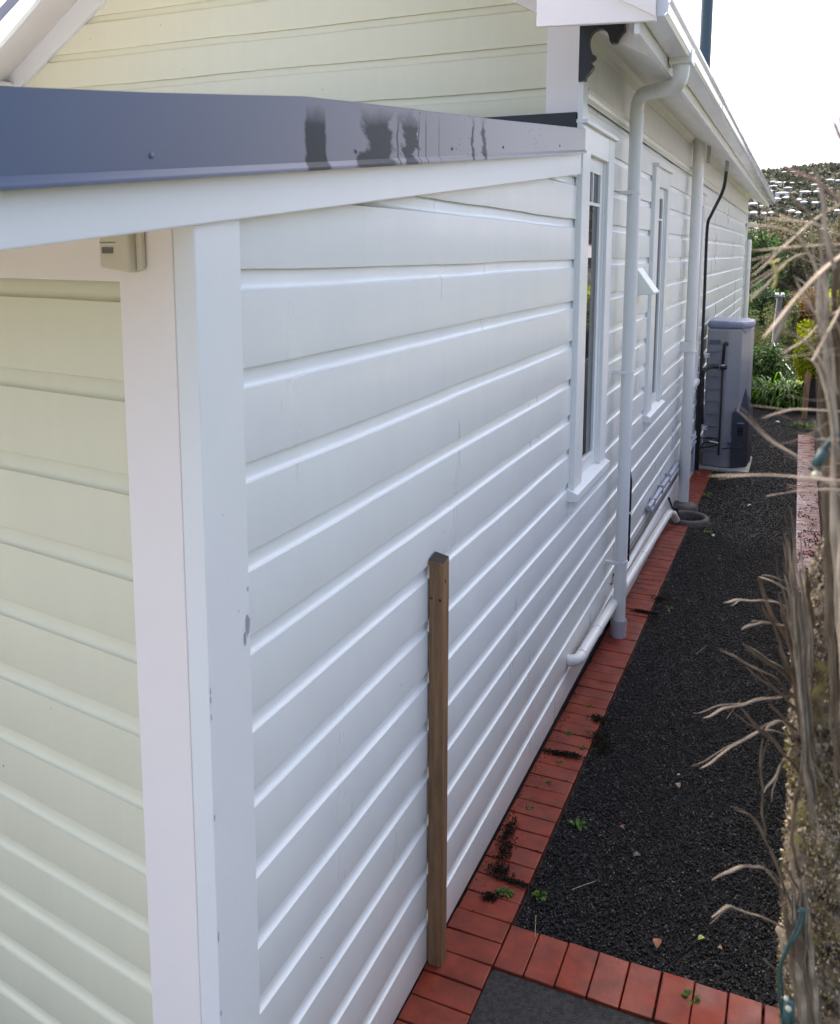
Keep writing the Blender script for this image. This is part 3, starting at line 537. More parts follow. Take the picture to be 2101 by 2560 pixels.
# ------------------------------------------------------------------ gully dish
CONC = mat('dark_concrete', (.10, .085, .075), .7, col2=(.05, .045, .04), vscale=18, bump=.5, bscale=60)
gd = thing('drain_gully', 'round concrete gully ring at the foot of the second downpipe', 'drain', (.20, 9.36, gz(9.3)))
g_ = gz(9.36); k = MB(); k.lathe((.20, 9.36, g_), [(.235, -.04), (.225, .03), (.205, .05), (.18, .048), (.165, .03), (.155, -.05), (.10, -.07), (.001, -.075)], 36); k.build('ring', CONC, gd, smooth=True, ang=50)
k = MB(); k.lathe((.11, Yq - .05, g_), [(.16, -.05), (.155, .03), (.12, .06), (.075, .075), (.001, .07)], 28); k.build('hub', CONC, gd, smooth=True, ang=50)
k = MB(); k.tube(smooth_path([(.02, 9.2, .16), (.06, 9.22, .05), (.10, 9.25, .03), (.14, 9.27, -.12)], 5), .011, 10); tag(k.build('drain_hose', BLK, None, smooth=True, ang=50), 'thin black hose hanging from the wall into the concrete gully ring', 'hose')

# ------------------------------------------------------------------ water heater
HG = mat('heater_grey', (.29, .29, .305), .42, var=.06, vscale=4); HD = mat('heater_dark', (.05, .055, .075), .35); HL = mat('heater_lid', (.20, .22, .30), .35)
wh = thing('water_heater', 'tall grey outdoor hot water heater on a concrete slab beside the house', 'water heater', (.35, 12.4, gz(12.4)))
zb = gz(12.1) + .02
foot = [(.07, 12.10), (.33, 12.03), (.50, 12.08), (.60, 12.28), (.62, 12.60), (.55, 12.80), (.07, 12.80)]
k = MB(); k.extr([(x, y, zb) for x, y in foot], (0, 0, 1.70 - zb)); k.build('body', HG, wh, bev=.02)
ft2 = [(.06, 12.09), (.33, 12.02), (.51, 12.07), (.615, 12.27), (.635, 12.61), (.56, 12.81), (.06, 12.81)]
k = MB(); k.extr([(x, y, 1.70) for x, y in ft2], (0, 0, .10)); k.build('lid', HL, wh, bev=.035)
k = MB(); k.add([(.50, 12.067, 1.705), (.60, 12.26, 1.705), (.56, 12.16, 1.64)], [(0, 1, 2)]); k.build('lid_tab', HL, wh)
cas = [(.43, 12.02), (.63, 12.20), (.66, 12.60), (.60, 12.70), (.52, 12.3)]
k = MB(); n = len(cas); zt = [.58, .80, .78, .6, .6]
k.add([(x, y, zb + .0) for x, y in cas] + [(x, y, z) for (x, y), z in zip(cas, [.60, .60, .60, .60, .60])] + [(.57, 12.22, .93)], [tuple(range(n))] + [(i, (i + 1) % n, n + (i + 1) % n, n + i) for i in range(n)] + [(n + i, n + (i + 1) % n, 2 * n) for i in range(n)])
k.build('burner_casing', HD, wh, bev=.012)
gm = Vector((.53, 12.105, 0)); k = MB()
for z in (.36, .40, .44): k.box(.50, .57, 12.08, 12.115, z - .055, z - .03)
k.build('vent_grille', DARK, wh); MB().box(.49, .575, 12.07, 12.112, .46, .472).build('grille_bar', HL, wh)
for j in range(9): MB().box(.105, .27, 12.046, 12.075, .08 + j * .165, .083 + j * .165).build('panel_line', HL, wh)  # thin horizontal bars across the left of the front face
def h3(x, y, d=12.0): return atY(x, y, d)
k = MB(); k.tube(smooth_path([h3(1816, 858, 12.06), h3(1815, 858, 11.97), h3(1812, 865, 11.96), h3(1809, 900), h3(1808, 912)], 5), .020, 12); k.tube([h3(1817, 860, 12.06), h3(1817, 860, 12.02)], .028, 14); k.build('hot_outlet', BLK, wh, smooth=True, ang=50)
k = MB(); k.tube([h3(1808, 907), h3(1807, 925)], .026, 14); k.tube([h3(1801, 918), h3(1818, 918)], .024, 14); k.build('valve', BLK, wh, smooth=True, ang=50); tv = k
k = MB(); k.tube([h3(1798, 918), h3(1800, 918)], .026, 14); k.tube([h3(1808, 911), h3(1808, 914)], .028, 14); k.build('clamp', PVC, wh)
k = MB(); k.tube(smooth_path([h3(1798, 918), h3(1785, 917, 11.9), h3(1768, 921, 11.85), h3(1759, 935, 11.8), h3(1757, 975, 11.8), h3(1756, 1060, 11.8)], 5), .021, 12); k.build('lagged_pipe', BLK, wh, smooth=True, ang=50)
k = MB(); k.tube([h3(1807, 925), h3(1803, 1020), h3(1797, 1138)], .012, 10); k.build('overflow_pipe', mat('brown_pipe', (.035, .022, .022), .4), wh, smooth=True, ang=50)
SIL = mat('brass_fitting', (.5, .5, .52), .3, metal=.8)
k = MB(); k.tube(smooth_path([h3(1755, 1095), h3(1775, 1094), h3(1790, 1096), h3(1797, 1102)], 4), .010, 8); k.tube(smooth_path([h3(1755, 1112), h3(1765, 1106), h3(1795, 1108)], 4), .010, 8); k.tube(smooth_path([h3(1748, 1120), h3(1780, 1116), h3(1797, 1110)], 4), .008, 8); k.tube(smooth_path([h3(1805, 1122), h3(1830, 1120), h3(1852, 1120, 12.02), h3(1858, 1112, 12.05)], 4), .008, 8); k.build('service_pipe', BLK, wh, smooth=True, ang=50)
k = MB(); k.tube([h3(1774, 1103), h3(1796, 1108)], .014, 8); k.tube([h3(1783, 1094), h3(1783, 1106)], .009, 8); k.tube([h3(1757, 1093), h3(1767, 1092)], .009, 8); k.tube([h3(1760, 1088), h3(1768, 1087)], .006, 8); k.build('tap_fitting', SIL, wh, smooth=True, ang=50)
def plate(nm, pts, m, par, d=12.02):
    k = MB(); k.extr([atY(x, y, d) for x, y in pts], (0, .004, 0)); return k.build(nm, m, par)
plate('sticker', [(1817, 1105), (1829, 1105), (1829, 1088), (1822, 1087), (1817, 1092)], mat('sticker_grey', (.22, .23, .28), .5), wh)
plate('sticker', [(1820, 1114), (1826, 1114), (1826, 1107), (1820, 1107)], mat('sticker_blue', (.04, .05, .4), .5), wh)
plate('sticker', [(1775, 860), (1802, 860), (1802, 850), (1775, 850)], mat('faint_label', (.10, .11, .135), .5), wh, 12.04)
for (x, y) in ((1761, 889), (1755, 1070)):
    plate('junction_box', [(x, y - 6), (x + 14, y - 6), (x + 14, y + 5), (x, y + 5)], PVC, wh, 11.98); plate('box_switch', [(x + 11, y - 2), (x + 13, y - 2), (x + 13, y + 2), (x + 11, y + 2)], BLK, wh, 11.975)
mb = MB(); mb.box(.02, .67, 11.93, 12.9, gz(12.4) - .06, gz(12.0) + .018); tag(mb.build('concrete_slab', mat('pale_concrete', (.38, .37, .33), .8, var=.3, vscale=12, bump=.3, bscale=40), None, bev=.006), 'pale concrete slab the grey water heater stands on', 'slab')

# ------------------------------------------------------------------ fence
FW = mat('grey_fence_timber', (.30, .285, .27), .75, col2=(.13, .125, .12), vscale=5, stretch=(8, 8, .5), bump=.4, bscale=20, detail=8)
fe = thing('fence', 'weathered grey close-boarded timber fence right of the path', 'fence', (1.52, 9, gz(9)))
k = MB(); y = 2.2; i = 0
while y < 15.0:
    wd = .095; k.box(1.505 + random.uniform(0, .004), 1.523 + random.uniform(0, .003), y, y + wd - .006, gz(y) - .05, 1.35 + gz(y) + random.uniform(-.008, .008)); y += wd
k.build('palings', FW, fe)
k = MB()
for zz in (.25, 1.15): k.extr([(1.525, 2.2, gz(2.2) + zz), (1.525, 15, gz(15) + zz), (1.525, 15, gz(15) + zz + .07), (1.525, 2.2, gz(2.2) + zz + .07)], (.045, 0, 0))
k.build('rail', FW, fe)
MB().box(1.495, 1.60, 14.99, 15.09, -.35, 1.22).build('end_post', mat('lichen_timber', (.42, .38, .30), .85, col2=(.16, .14, .10), vscale=40, bump=.8, bscale=60), fe, bev=.004)
k = MB(); k.extr([(1.30, 17.1, -.3), (1.39, 17.1, -.3), (1.41, 17.1, .52), (1.35, 17.1, .60), (1.31, 17.1, .52)], (0, .03, 0)); tag(k.build('timber_paling', mat('brown_paling', (.34, .20, .12), .7, col2=(.18, .10, .06), vscale=5, stretch=(8, 8, .6)), None, bev=.003), 'reddish brown timber paling leaning beside the end of the grey fence', 'paling')

# ------------------------------------------------------------------ foliage materials
def leafm(n, a, b, rough=.45, tr=.4):
    m = mat(n, a, rough, col2=b, island=True, spec=.25); t, p, L = nodes(m); r = [x for x in t.nodes if x.type == 'VALTORGB'][0]
    tl = nd(t, 'ShaderNodeBsdfTranslucent'); g = nd(t, 'ShaderNodeHueSaturation', i_Saturation=1.1, i_Value=1.6); L(r.outputs[0], g.inputs['Color']); L(g.outputs[0], tl.inputs[0])
    x = nd(t, 'ShaderNodeMixShader'); x.inputs[0].default_value = tr; L(p.outputs[0], x.inputs[1]); L(tl.outputs[0], x.inputs[2]); L(x.outputs[0], t.nodes['Material Output'].inputs[0]); return m
L_AGA = leafm('strap_leaf', (.085, .18, .014), (.018, .06, .008), .55, .3); L_HEDGE = leafm('hedge_leaf', (.36, .38, .03), (.10, .14, .015), .55, .55)
L_OLIVE = leafm('olive_leaf', (.12, .112, .065), (.025, .028, .016), .6); L_DARK = leafm('dark_leaf', (.035, .07, .018), (.008, .02, .007), .5)
L_FINE = leafm('fine_leaf', (.085, .095, .035), (.018, .026, .01), .6); L_RUST = leafm('rust_leaf', (.16, .085, .025), (.05, .035, .012), .6)
L_FAR = leafm('far_leaf', (.062, .072, .048), (.02, .027, .019), .9, .15); L_FAR2 = leafm('far_brown_leaf', (.12, .11, .085), (.05, .047, .038), .9, .15)
BARK = mat('tree_bark', (.09, .075, .06), .9); L_WEED = leafm('weed_leaf', (.10, .20, .03), (.03, .08, .015), .4)

def strap_clump(name, label, cat, c, n, rad, ln, wd, m, group=None, zmax=.5):
    o = thing(name, label, cat, c, group); Vs = []; Fs = []
    for i in range(n):
        a = random.uniform(0, 6.283); rr_ = rad * math.sqrt(random.random()); base_ = Vector((c[0] + rr_ * math.cos(a) * 1.0, c[1] + rr_ * math.sin(a) * .7, c[2]))
        a2 = a + random.uniform(-.9, .9); L_ = ln * random.uniform(.6, 1.15); d = Vector((math.cos(a2), math.sin(a2), 0)); sd_ = Vector((-d.y, d.x, 0)); up = random.uniform(.5, 1.0); o0 = len(Vs); w_ = wd * random.uniform(.7, 1.2); N = 7
        for j in range(N):
            t_ = j / (N - 1); q = base_ + d * (L_ * .75 * t_ * (1.1 - up * .5)) + Vector((0, 0, L_ * up * (1.25 * t_ - 1.15 * t_ * t_))); ww = w_ * (1 - t_ ** 3) * (.5 + .5 * min(1, t_ * 4)) + .001
            Vs += [q - sd_ * ww * .5, q + Vector((0, 0, -ww * .18)), q + sd_ * ww * .5]
        for j in range(N - 1):
            b0 = o0 + j * 3; Fs += [(b0, b0 + 1, b0 + 4, b0 + 3), (b0 + 1, b0 + 2, b0 + 5, b0 + 4)]
    npmesh('leaves', np.array([v[:] for v in Vs]), np.array(Fs), m, o, smooth=True); return o
for i, (x, y, n, rd, ln) in enumerate([(.62, 18.45, 330, .42, 1.2), (1.12, 18.45, 330, .42, 1.25), (.95, 19.1, 260, .6, 1.5)]):
    strap_clump('agapanthus', ['glossy green strap-leaved clump at the path end, nearest the house', 'bright green strap-leaved clump at the path end, nearest the hedge', 'taller strap-leaved clump behind the other two at the path end'][i], 'plant', (x, y, gz(y) - .03), n, rd, ln, .038, L_AGA, 'strap-leaved clumps at the end of the path')
strap_clump('agapanthus', 'small strap-leaved tuft on the bricks at the foot of the fence', 'plant', (1.34, 15.9, gz(15.9)), 60, .13, .28, .022, L_AGA)
# vine-covered hedge, sunlit
hd = thing('hedge', 'rounded yellow-green hedge lit by the sun above the fence end', 'hedge', (1.8, 18.6, -.3))
bl = []
for i in range(110):
    x = 1.28 + 1.6 * random.random() ** 1.4; top_ = 1.15 + .62 * min(1, (x - 1.28) / .4); z = random.uniform(-.1, top_); z = (top_ + .1) * random.random() ** .5; bl.append(((x + (.1 if z > 1.2 else 0), random.uniform(17.6, 19.2), z), (.2, .26, .2)))
leaves('foliage', clump_points(bl, 22000, .85), .05, L_HEDGE, hd, aspect=.75)
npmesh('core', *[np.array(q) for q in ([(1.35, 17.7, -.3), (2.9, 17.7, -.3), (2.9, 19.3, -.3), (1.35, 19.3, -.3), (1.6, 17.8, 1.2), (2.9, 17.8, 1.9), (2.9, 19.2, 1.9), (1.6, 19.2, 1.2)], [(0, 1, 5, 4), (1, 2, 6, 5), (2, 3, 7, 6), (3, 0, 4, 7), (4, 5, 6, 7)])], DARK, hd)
# low dark shrub behind the heater
sh = thing('shrub', 'low dark green shrub between the heater and the strap-leaved clumps', 'shrub', (.15, 20.9, -.3)); leaves('foliage', clump_points(sub_blobs((.25, 21.2, .0), (.9, .6, .62), 22), 5000), .07, L_DARK, sh, aspect=.6)

def tree(label, c, r, n, size, m, base, f=.4, nb=26, aspect=.5, group='trees in the valley behind the path'):
    o = thing('tree', label, 'tree', base, group)
    bs = sub_blobs(c, r, nb, f); leaves('crown', clump_points(bs, n, .6), size, m, o, aspect=aspect)
    k = MB(); b0 = Vector(base); c0 = Vector(c); k.tube(smooth_path([b0, b0.lerp(c0, .5) + Vector((.15 * r[0] * .3, 0, 0)), c0], 5), [r[0] * .09 * (1 - .6 * i / 10) for i in range(11)], 9)
    for i in range(6):
        e = Vector(bs[i][0]); s0 = b0.lerp(c0, random.uniform(.5, .85)); k.tube([s0, s0.lerp(e, .5) + Vector((0, 0, -.05 * r[2])), e], [r[0] * .04, r[0] * .03, r[0] * .012], 7)
    k.build('trunk', BARK, o, smooth=True, ang=60); return o
def dxy(x, y, Y): v = atY(x, y, Y); return (v.x, v.y, v.z)
def px2m(p, Y): return p * Y / FPX
def ptree(label, x, y, wpx, hpx, Y, n, size, m, **k):
    c = dxy(x, y, Y); rx, rz = px2m(wpx, Y) / 2, px2m(hpx, Y) / 2; return tree(label, c, (rx, max(rx, rz) * .8, rz), n, size, m, (c[0], Y, tz(c[0], Y)), **k)
ptree('broad olive-brown tree in the middle of the valley', 1995, 665, 260, 250, 62, 16000, .20, L_OLIVE, nb=44, f=.32)
ptree('dark green tree just past the far corner of the house', 1890, 690, 130, 260, 48, 9000, .17, L_DARK, nb=34, f=.34)
ptree('tall olive tree at the right edge above the hedge', 2110, 640, 200, 300, 66, 9000, .22, L_OLIVE, nb=34)
ptree('feathery light olive tree left of the utility pole', 1905, 860, 120, 190, 34, 15000, .075, L_FINE, nb=40, f=.3, aspect=.3)
ptree('grey-green loose tree between the utility pole and the hedge', 1965, 850, 70, 190, 38, 5000, .11, L_FINE, nb=24)
ptree('rust-coloured tree above the utility pole', 2010, 775, 150, 100, 50, 7000, .13, L_RUST, nb=30)
ptree('dark tree under the olive-brown tree', 1925, 770, 110, 120, 44, 7000, .13, L_DARK, nb=30)
ptree('dark green tree far down the valley to the right', 2075, 760, 150, 140, 56, 6000, .18, L_DARK, nb=26)
leaves_ = None

# ------------------------------------------------------------------ hillside bush and houses
pts = []
for i in range(9500):
    y = random.uniform(95, 425); x = CC[0] + (y * (random.uniform(-.07, .13) if i < 5200 else random.uniform(-.45, .5))); pts.append((x, y, tz(x, y)))
pc = []
for x, y, z in pts:
    r_ = random.uniform(1.0, 2.6) * (.6 + y / 500); k = 16; d = rng.normal(size=(k, 3)); d /= np.linalg.norm(d, axis=1, keepdims=True); d[:, 2] = np.abs(d[:, 2]) * .9; pc.append(np.array((x, y, z)) + d * r_)
pc = np.concatenate(pc); sel = rng.random(len(pc)) < .72
tag(leaves('distant_bush', pc[sel], 1.7, L_FAR, None, aspect=.8), kind='stuff'); tag(leaves('distant_scrub', pc[~sel], 1.9, L_FAR2, None, aspect=.8), kind='stuff')
HW = mat('far_white_wall', (.80, .80, .80), .7); HC = mat('far_cream_wall', (.62, .58, .50), .7); HB = mat('far_blue_wall', (.35, .45, .60), .7)
RW = mat('far_pale_roof', (.17, .17, .18), .8); RG = mat('far_grey_roof', (.16, .16, .17), .6); RR = mat('far_red_roof', (.42, .16, .11), .6); WG = mat('far_window', (.03, .035, .045), .2)
HL_ = [(340, 815, 200, 70, 'w', 'w', 'long white house with two dark windows'), (565, 862, 185, 60, 'c', 'w', 'cream house with a wide garage and pale roof'), (460, 735, 145, 34, 'w', 'w', 'low white house under the ridge line'), (700, 765, 185, 50, 'w', 'g', 'wide white terrace of rooms with many windows'),
 (790, 672, 110, 55, 'b', 'w', 'blue-walled house with a white roof'), (550, 645, 110, 28, 'w', 'w', 'slim pale-roofed house close under the gutter end'), (640, 582, 100, 28, 'w', 'g', 'white house high on the hill'), (545, 565, 70, 28, 'w', 'w', 'tiny white house beside the gutter end'),
 (770, 582, 90, 28, 'w', 'g', 'white house with a grey roof high on the hill'), (860, 590, 50, 26, 'b', 'w', 'small blue house high on the hill'), (240, 705, 100, 34, 'w', 'w', 'white house half hidden by the eave bracket'), (210, 955, 150, 38, 'w', 'g', 'white flat-topped house next to the wall edge'),
 (1080, 758, 150, 34, 'c', 'w', 'broad cream house with a shallow roof'), (1240, 605, 100, 70, 'w', 'w', 'tall white two-storey house behind the twigs'), (1270, 755, 90, 36, 'c', 'w', 'small cream house behind the dry twigs'), (1320, 705, 80, 44, 'c', 'g', 'cream cottage with a grey roof'),
 (1050, 918, 90, 66, 'b', 'w', 'tall pale blue house above the olive tree'), (970, 890, 60, 34, 'w', 'w', 'little white annexe beside the pale blue house'), (1240, 948, 90, 26, 'w', 'w', 'low white house above the scrub'), (1490, 545, 110, 22, 'c', 'w', 'flat cream house near the ridge'),
 (1620, 540, 60, 52, 'w', 'g', 'square white house at the right on the ridge'), (1610, 1065, 100, 70, 'b', 'w', 'pale blue house at the far right, lowest on the slope'), (510, 1112, 60, 34, 'w', 'w', 'white shed low on the slope'), (400, 1120, 44, 44, 'w', 'g', 'narrow white house low on the slope'),
 (850, 1092, 90, 26, 'c', 'g', 'cream house in the trees low on the slope'), (960, 1122, 60, 26, 'w', 'g', 'tiny white house above the big olive tree'), (260, 1415, 80, 22, 'w', 'w', 'single white roof in the dark trees'), (1390, 1400, 100, 50, 'c', 'w', 'cream house behind the thick twigs'),
 (1500, 1465, 60, 60, 'w', 'g', 'white gabled house behind the thick twigs'), (340, 1002, 60, 26, 'w', 'g', 'small white house below the long white one'), (490, 962, 90, 16, 'c', 'w', 'long thin cream house mid slope'), (760, 862, 80, 16, 'c', 'w', 'thin cream roofed house mid slope'),
 (730, 402, 60, 26, 'c', 'g', 'cream house standing on the ridge line'), (880, 402, 80, 22, 'c', 'g', 'wide house standing on the ridge line'), (220, 1112, 110, 26, 'w', 'w', 'long white house above the dark trees')]
for (cx_, cy_, wp, hp_, wc, rc, lb) in HL_:
    X_, Y_ = 1850 + cx_ / 6.61, 380 + cy_ / 6.61; W_, H_ = wp / 6.61 * 1.1, hp_ / 6.61 * 1.1; hit = None
    for yy in np.arange(125, 425, 2.0):
        v = atY(X_, Y_ + H_ / 2, yy)
        if v.z <= tz(v.x, yy) + 1.2: hit = v; break
    if hit is None: hit = atY(X_, Y_ + H_ / 2, 400)
    D = hit.y; sx_ = W_ * D / FPX * .92; sz_ = max(2.4, H_ * D / FPX); dep = max(6, sx_ * .7); wz = sz_ * .8; x0, z0 = hit.x, hit.z
    o = thing('hill_house', lb + ' on the far hillside', 'house', (x0, D, z0), 'houses on the far hillside'); hx = sx_ / 2
    k = MB(); k.box(x0 - hx, x0 + hx, D - 1, D + dep, z0 - 3, z0 + wz); wo_ = k.build('wall', {'w': HW, 'c': HC, 'b': HB}[wc], o)
    k = MB(); e = .3; zt_ = z0 + wz; rg = sz_ * .24; k.add([(x0 - hx - e, D - 1 - e, zt_), (x0 + hx + e, D - 1 - e, zt_), (x0 + hx + e, D + dep + e, zt_), (x0 - hx - e, D + dep + e, zt_), (x0 - hx * .45, D + dep / 2, zt_ + rg), (x0 + hx * .45, D + dep / 2, zt_ + rg)], [(0, 1, 5, 4), (2, 3, 4, 5), (1, 2, 5), (3, 0, 4), (3, 2, 1, 0)]); k.build('roof', {'w': RW, 'g': RG, 'r': RR}[rc], o)
    nw = max(1, min(4, int(sx_ / 3.5)))
    for q in range(nw):
        wx = x0 - hx + sx_ * (q + .5) / nw; MB().box(wx - .7, wx + .7, D - 1.06, D - .98, z0 + wz * .35, z0 + wz * .8).build('window', WG, o)
# ridge tree
ptree('small windswept tree on the skyline', 2031, 428, 14, 14, 380, 260, .8, L_FAR, group='trees on the skyline', nb=8)
ptree('low spreading tree on the skyline at right', 2085, 440, 50, 26, 380, 700, 1.2, L_FAR, group='trees on the skyline', nb=14)
ptree('dark round tree on the skyline beside the gutter end', 1945, 447, 20, 16, 380, 300, .9, L_FAR, group='trees on the skyline', nb=8)

# ------------------------------------------------------------------ utility pole and lines
UP = mat('pole_timber', (.16, .155, .16), .8, var=.3, vscale=6); Yu = 30
up = thing('utility_pole', 'grey timber utility pole with crossarm and white insulators beyond the path', 'utility pole', dxy(1922, 930, Yu))
k = MB(); k.tube([dxy(1918, 1040, Yu), dxy(1951, 738, Yu)], [.13, .085], 14); k.build('shaft', UP, up, smooth=True, ang=60)
k = MB(); a, c_ = Vector(dxy(1938, 741, Yu - .12)), Vector(dxy(1962, 741, Yu - .12)); k.tube([a, c_], .05, 6); k.build('crossarm', UP, up)
for x in (1941, 1946, 1956, 1960): k = MB(); q = Vector(dxy(x, 738, Yu - .12)); k.lathe(q, [(.001, -.06), (.05, -.05), (.025, 0), (.035, .03), (.02, .07), (.001, .08)], 12); k.build('insulator', PVC, up, smooth=True)
plate('pole_plate', [(1927, 886), (1932, 886), (1933, 876), (1928, 876)], PVC, up, Yu - .14)
WIRE = mat('black_wire', (.015, .015, .015), .6)
def wire(name, label, pts, r, m=WIRE, n=6): k = MB(); k.tube(smooth_path([Vector(q) for q in pts], n), r, 6); return tag(k.build(name, m, None, smooth=True), label, 'wire')
wire('power_line', 'upper black wire running left and right from the utility pole', [dxy(1700, 715, 26), dxy(1941, 737, 29.9), dxy(2150, 745, 40)], .011)
wire('power_line', 'lower black wire just under the pole crossarm', [dxy(1700, 730, 26), dxy(1946, 742, 29.9), dxy(2150, 752, 40)], .011)
wire('power_line', 'black wire crossing the trees at the height of the heater lid', [dxy(1700, 806, 27), dxy(1900, 817, 29), dxy(1937, 812, 29.9)], .010)
wire('service_cable', 'pale grey cable looping down from the utility pole behind the plants', [dxy(1935, 855, 29.8), dxy(1945, 880, 29), dxy(1962, 905, 27), dxy(1985, 935, 24)], .014, mat('pale_cable', (.16, .16, .15), .6))
wire('service_cable', 'dark service wire dropping steeply from the far end of the eave', [dxy(1895, 482, 21.0), dxy(1902, 560, 22), dxy(1908, 640, 23), dxy(1918, 740, 25)], .016)

# ------------------------------------------------------------------ neighbour's house over the fence (seen in the window glass and the gloss of the paint)
nb = thing('neighbour_house', 'cream weatherboard house beyond the fence with a dark roof', 'house', (4.2, 10, -.4))
k = MB(); k.box(4.2, 9.5, 7.0, 24, -.6, .45); k.build('base', mat('dark_brick_base', (.07, .06, .06), .8), nb)
k = MB()
for j in range(11): z = .45 + j * .2; k.extr([(4.2, 7.0, z), (4.165, 7.0, z), (4.185, 7.0, z + .2), (4.2, 7.0, z + .2)], (0, 17, 0))
k.box(4.2, 9.5, 7.0, 24, .45, 2.65); k.build('wall', mat('neighbour_boards', (.50, .48, .40), .5), nb)
k = MB(); k.extr([(3.75, 6.6, 2.6), (6.8, 6.6, 4.4), (9.9, 6.6, 2.6)], (0, 17.8, 0)); k.build('roof', mat('neighbour_roof', (.12, .11, .125), .6, bump=.6, bscale=6), nb)
MB().box(3.68, 3.80, 6.6, 24.4, 2.55, 2.68).build('gutter', GUT, nb)
for y in (10, 15.5): MB().box(4.13, 4.2, y, y + 1.4, 1.0, 2.2).build('window', GLASS, nb)
sst = lambda a: max(0, min(1, a)) ** 2 * (3 - 2 * max(0, min(1, a)))
def sky_block_z(x, y): return max(sst((x - 1.72) / 1.3) * 1.6 * sst((8.5 - y) / 2), 0) + .25 * noise.noise(Vector((x, y, 0))) * sst((x - 1.8) + max(0, -y - 3)) - .12
gx, gy = np.linspace(-9, 9, 60), np.linspace(-9, 9, 60); tag(npmesh('bank', np.array([(x, y, sky_block_z(x, y)) for y in gy for x in gx]), np.array([(j * 60 + i, j * 60 + i + 1, (j + 1) * 60 + i + 1, (j + 1) * 60 + i) for j in range(59) for i in range(59)]), GRASS, smooth=True), kind='structure')  # unseen mound added to keep sky light off the lower side wall
k = MB(); k.box(1.9, 4.0, 2.2, 22, -.6, -.25); tag(k.build('lawn', GRASS), kind='structure')

# ------------------------------------------------------------------ weeds, leaves, debris
def weed(px, py, s, lb, m=L_WEED):
    c = onG(px, py); strap_clump('weed', lb, 'weed', (c.x, c.y, c.z - .004), random.randint(12, 20), s * .35, s, s * .28, m, 'weeds growing along the brick edging')
WL = [(1262, 2235, .055, 'weed sprouting where the brick edging meets the front brick row'), (1350, 2240, .05, 'broad-leaved weed at the front left corner of the gravel'), (1446, 2062, .06, 'bright green weed in the gravel near the front brick row'), (1326, 2022, .035, 'small weed on the bricks beside the dark debris'), (1375, 1957, .03, 'weed tuft in a brick joint above the dark debris'), (1455, 1867, .035, 'weed on the brick edging beside its dry litter'), (1422, 1833, .04, 'spreading weed on the brick edging near the wall'), (1474, 1765, .035, 'weed in the edging just below the waste pipe end'), (1400, 1905, .025, 'tiny weed by the wall on the bricks'), (1770, 1240, .09, 'weed mat on the gravel edge past the gully ring'), (1770, 1330, .06, 'weed in the gravel in front of the gully ring'), (1675, 1520, .05, 'weed in the gravel level with the first downpipe'), (1668, 1450, .04, 'small gravel weed above the first downpipe foot'), (2024, 1435, .07, 'weed on the right-hand brick edging among the twigs'), (2018, 1505, .06, 'second weed on the right-hand brick edging among the twigs'), (1985, 1222, .05, 'weed beside the right-hand brick edging, farthest away'), (1730, 2495, .05, 'weed in the joint of the front brick row')]
for a in WL: weed(*a)
LF = [(1643, 2363, .05, (.28, .10, .045), 'curled brown leaf on the gravel near the front brick row'), (1755, 2352, .034, (.32, .42, .08), 'pale green leaf on the gravel beside the brown leaf'), (1555, 2073, .028, (.20, .06, .04), 'reddish leaf in the middle of the gravel'), (1695, 1967, .04, (.22, .14, .10), 'large pinkish dry leaf on the gravel'), (1698, 1942, .025, (.30, .27, .25), 'greyish leaf just above the pinkish one'), (1593, 2145, .04, (.10, .10, .06), 'dull olive leaf on the gravel'), (1672, 1530, .03, (.35, .14, .05), 'orange leaf beside a weed in the gravel'), (1876, 1267, .06, (.75, .74, .68), 'white flat leaf lying on the gravel beyond the gully'), (1783, 1341, .045, (.5, .55, .45), 'pale narrow leaf in front of the gully ring'), (1800, 2375, .02, (.35, .2, .1), 'tiny tan leaf near the right end of the front brick row')]
for x, y, s, c_, lb in LF:
    g = onG(x, y); a = random.uniform(0, 3.14); k = MB(); V_ = []; n = 9
    for i in range(n):
        t_ = i / (n - 1); ww = s * .32 * math.sin(math.pi * t_ ** .8) + .0004; q = g + Vector((math.cos(a), math.sin(a), 0)) * s * (t_ - .5); sd_ = Vector((-math.sin(a), math.cos(a), 0)); h = .006 + .012 * math.sin(t_ * 3.1) * (s / .05)
        V_ += [q - sd_ * ww + Vector((0, 0, h + ww * .5)), q + Vector((0, 0, h)), q + sd_ * ww + Vector((0, 0, h + ww * .35))]
    k.add(V_, [f for i in range(n - 1) for f in ((i * 3, i * 3 + 1, i * 3 + 4, i * 3 + 3), (i * 3 + 1, i * 3 + 2, i * 3 + 5, i * 3 + 4))])
    o = k.build('fallen_leaf', mat('leaf_colour', c_, .55, var=.4, vscale=60), None, smooth=True); tag(o, lb, 'leaf', 'fallen leaves on the gravel path')
tag(stones('pebble', np.array([onG(1945, 1056).x]), np.array([onG(1945, 1056).y]), np.array([onG(1945, 1056).z + .01]), np.array([.055]), mat('pale_stone', (.6, .6, .58), .7), None), 'pale stone on the gravel near the strap-leaved clumps', 'stone')
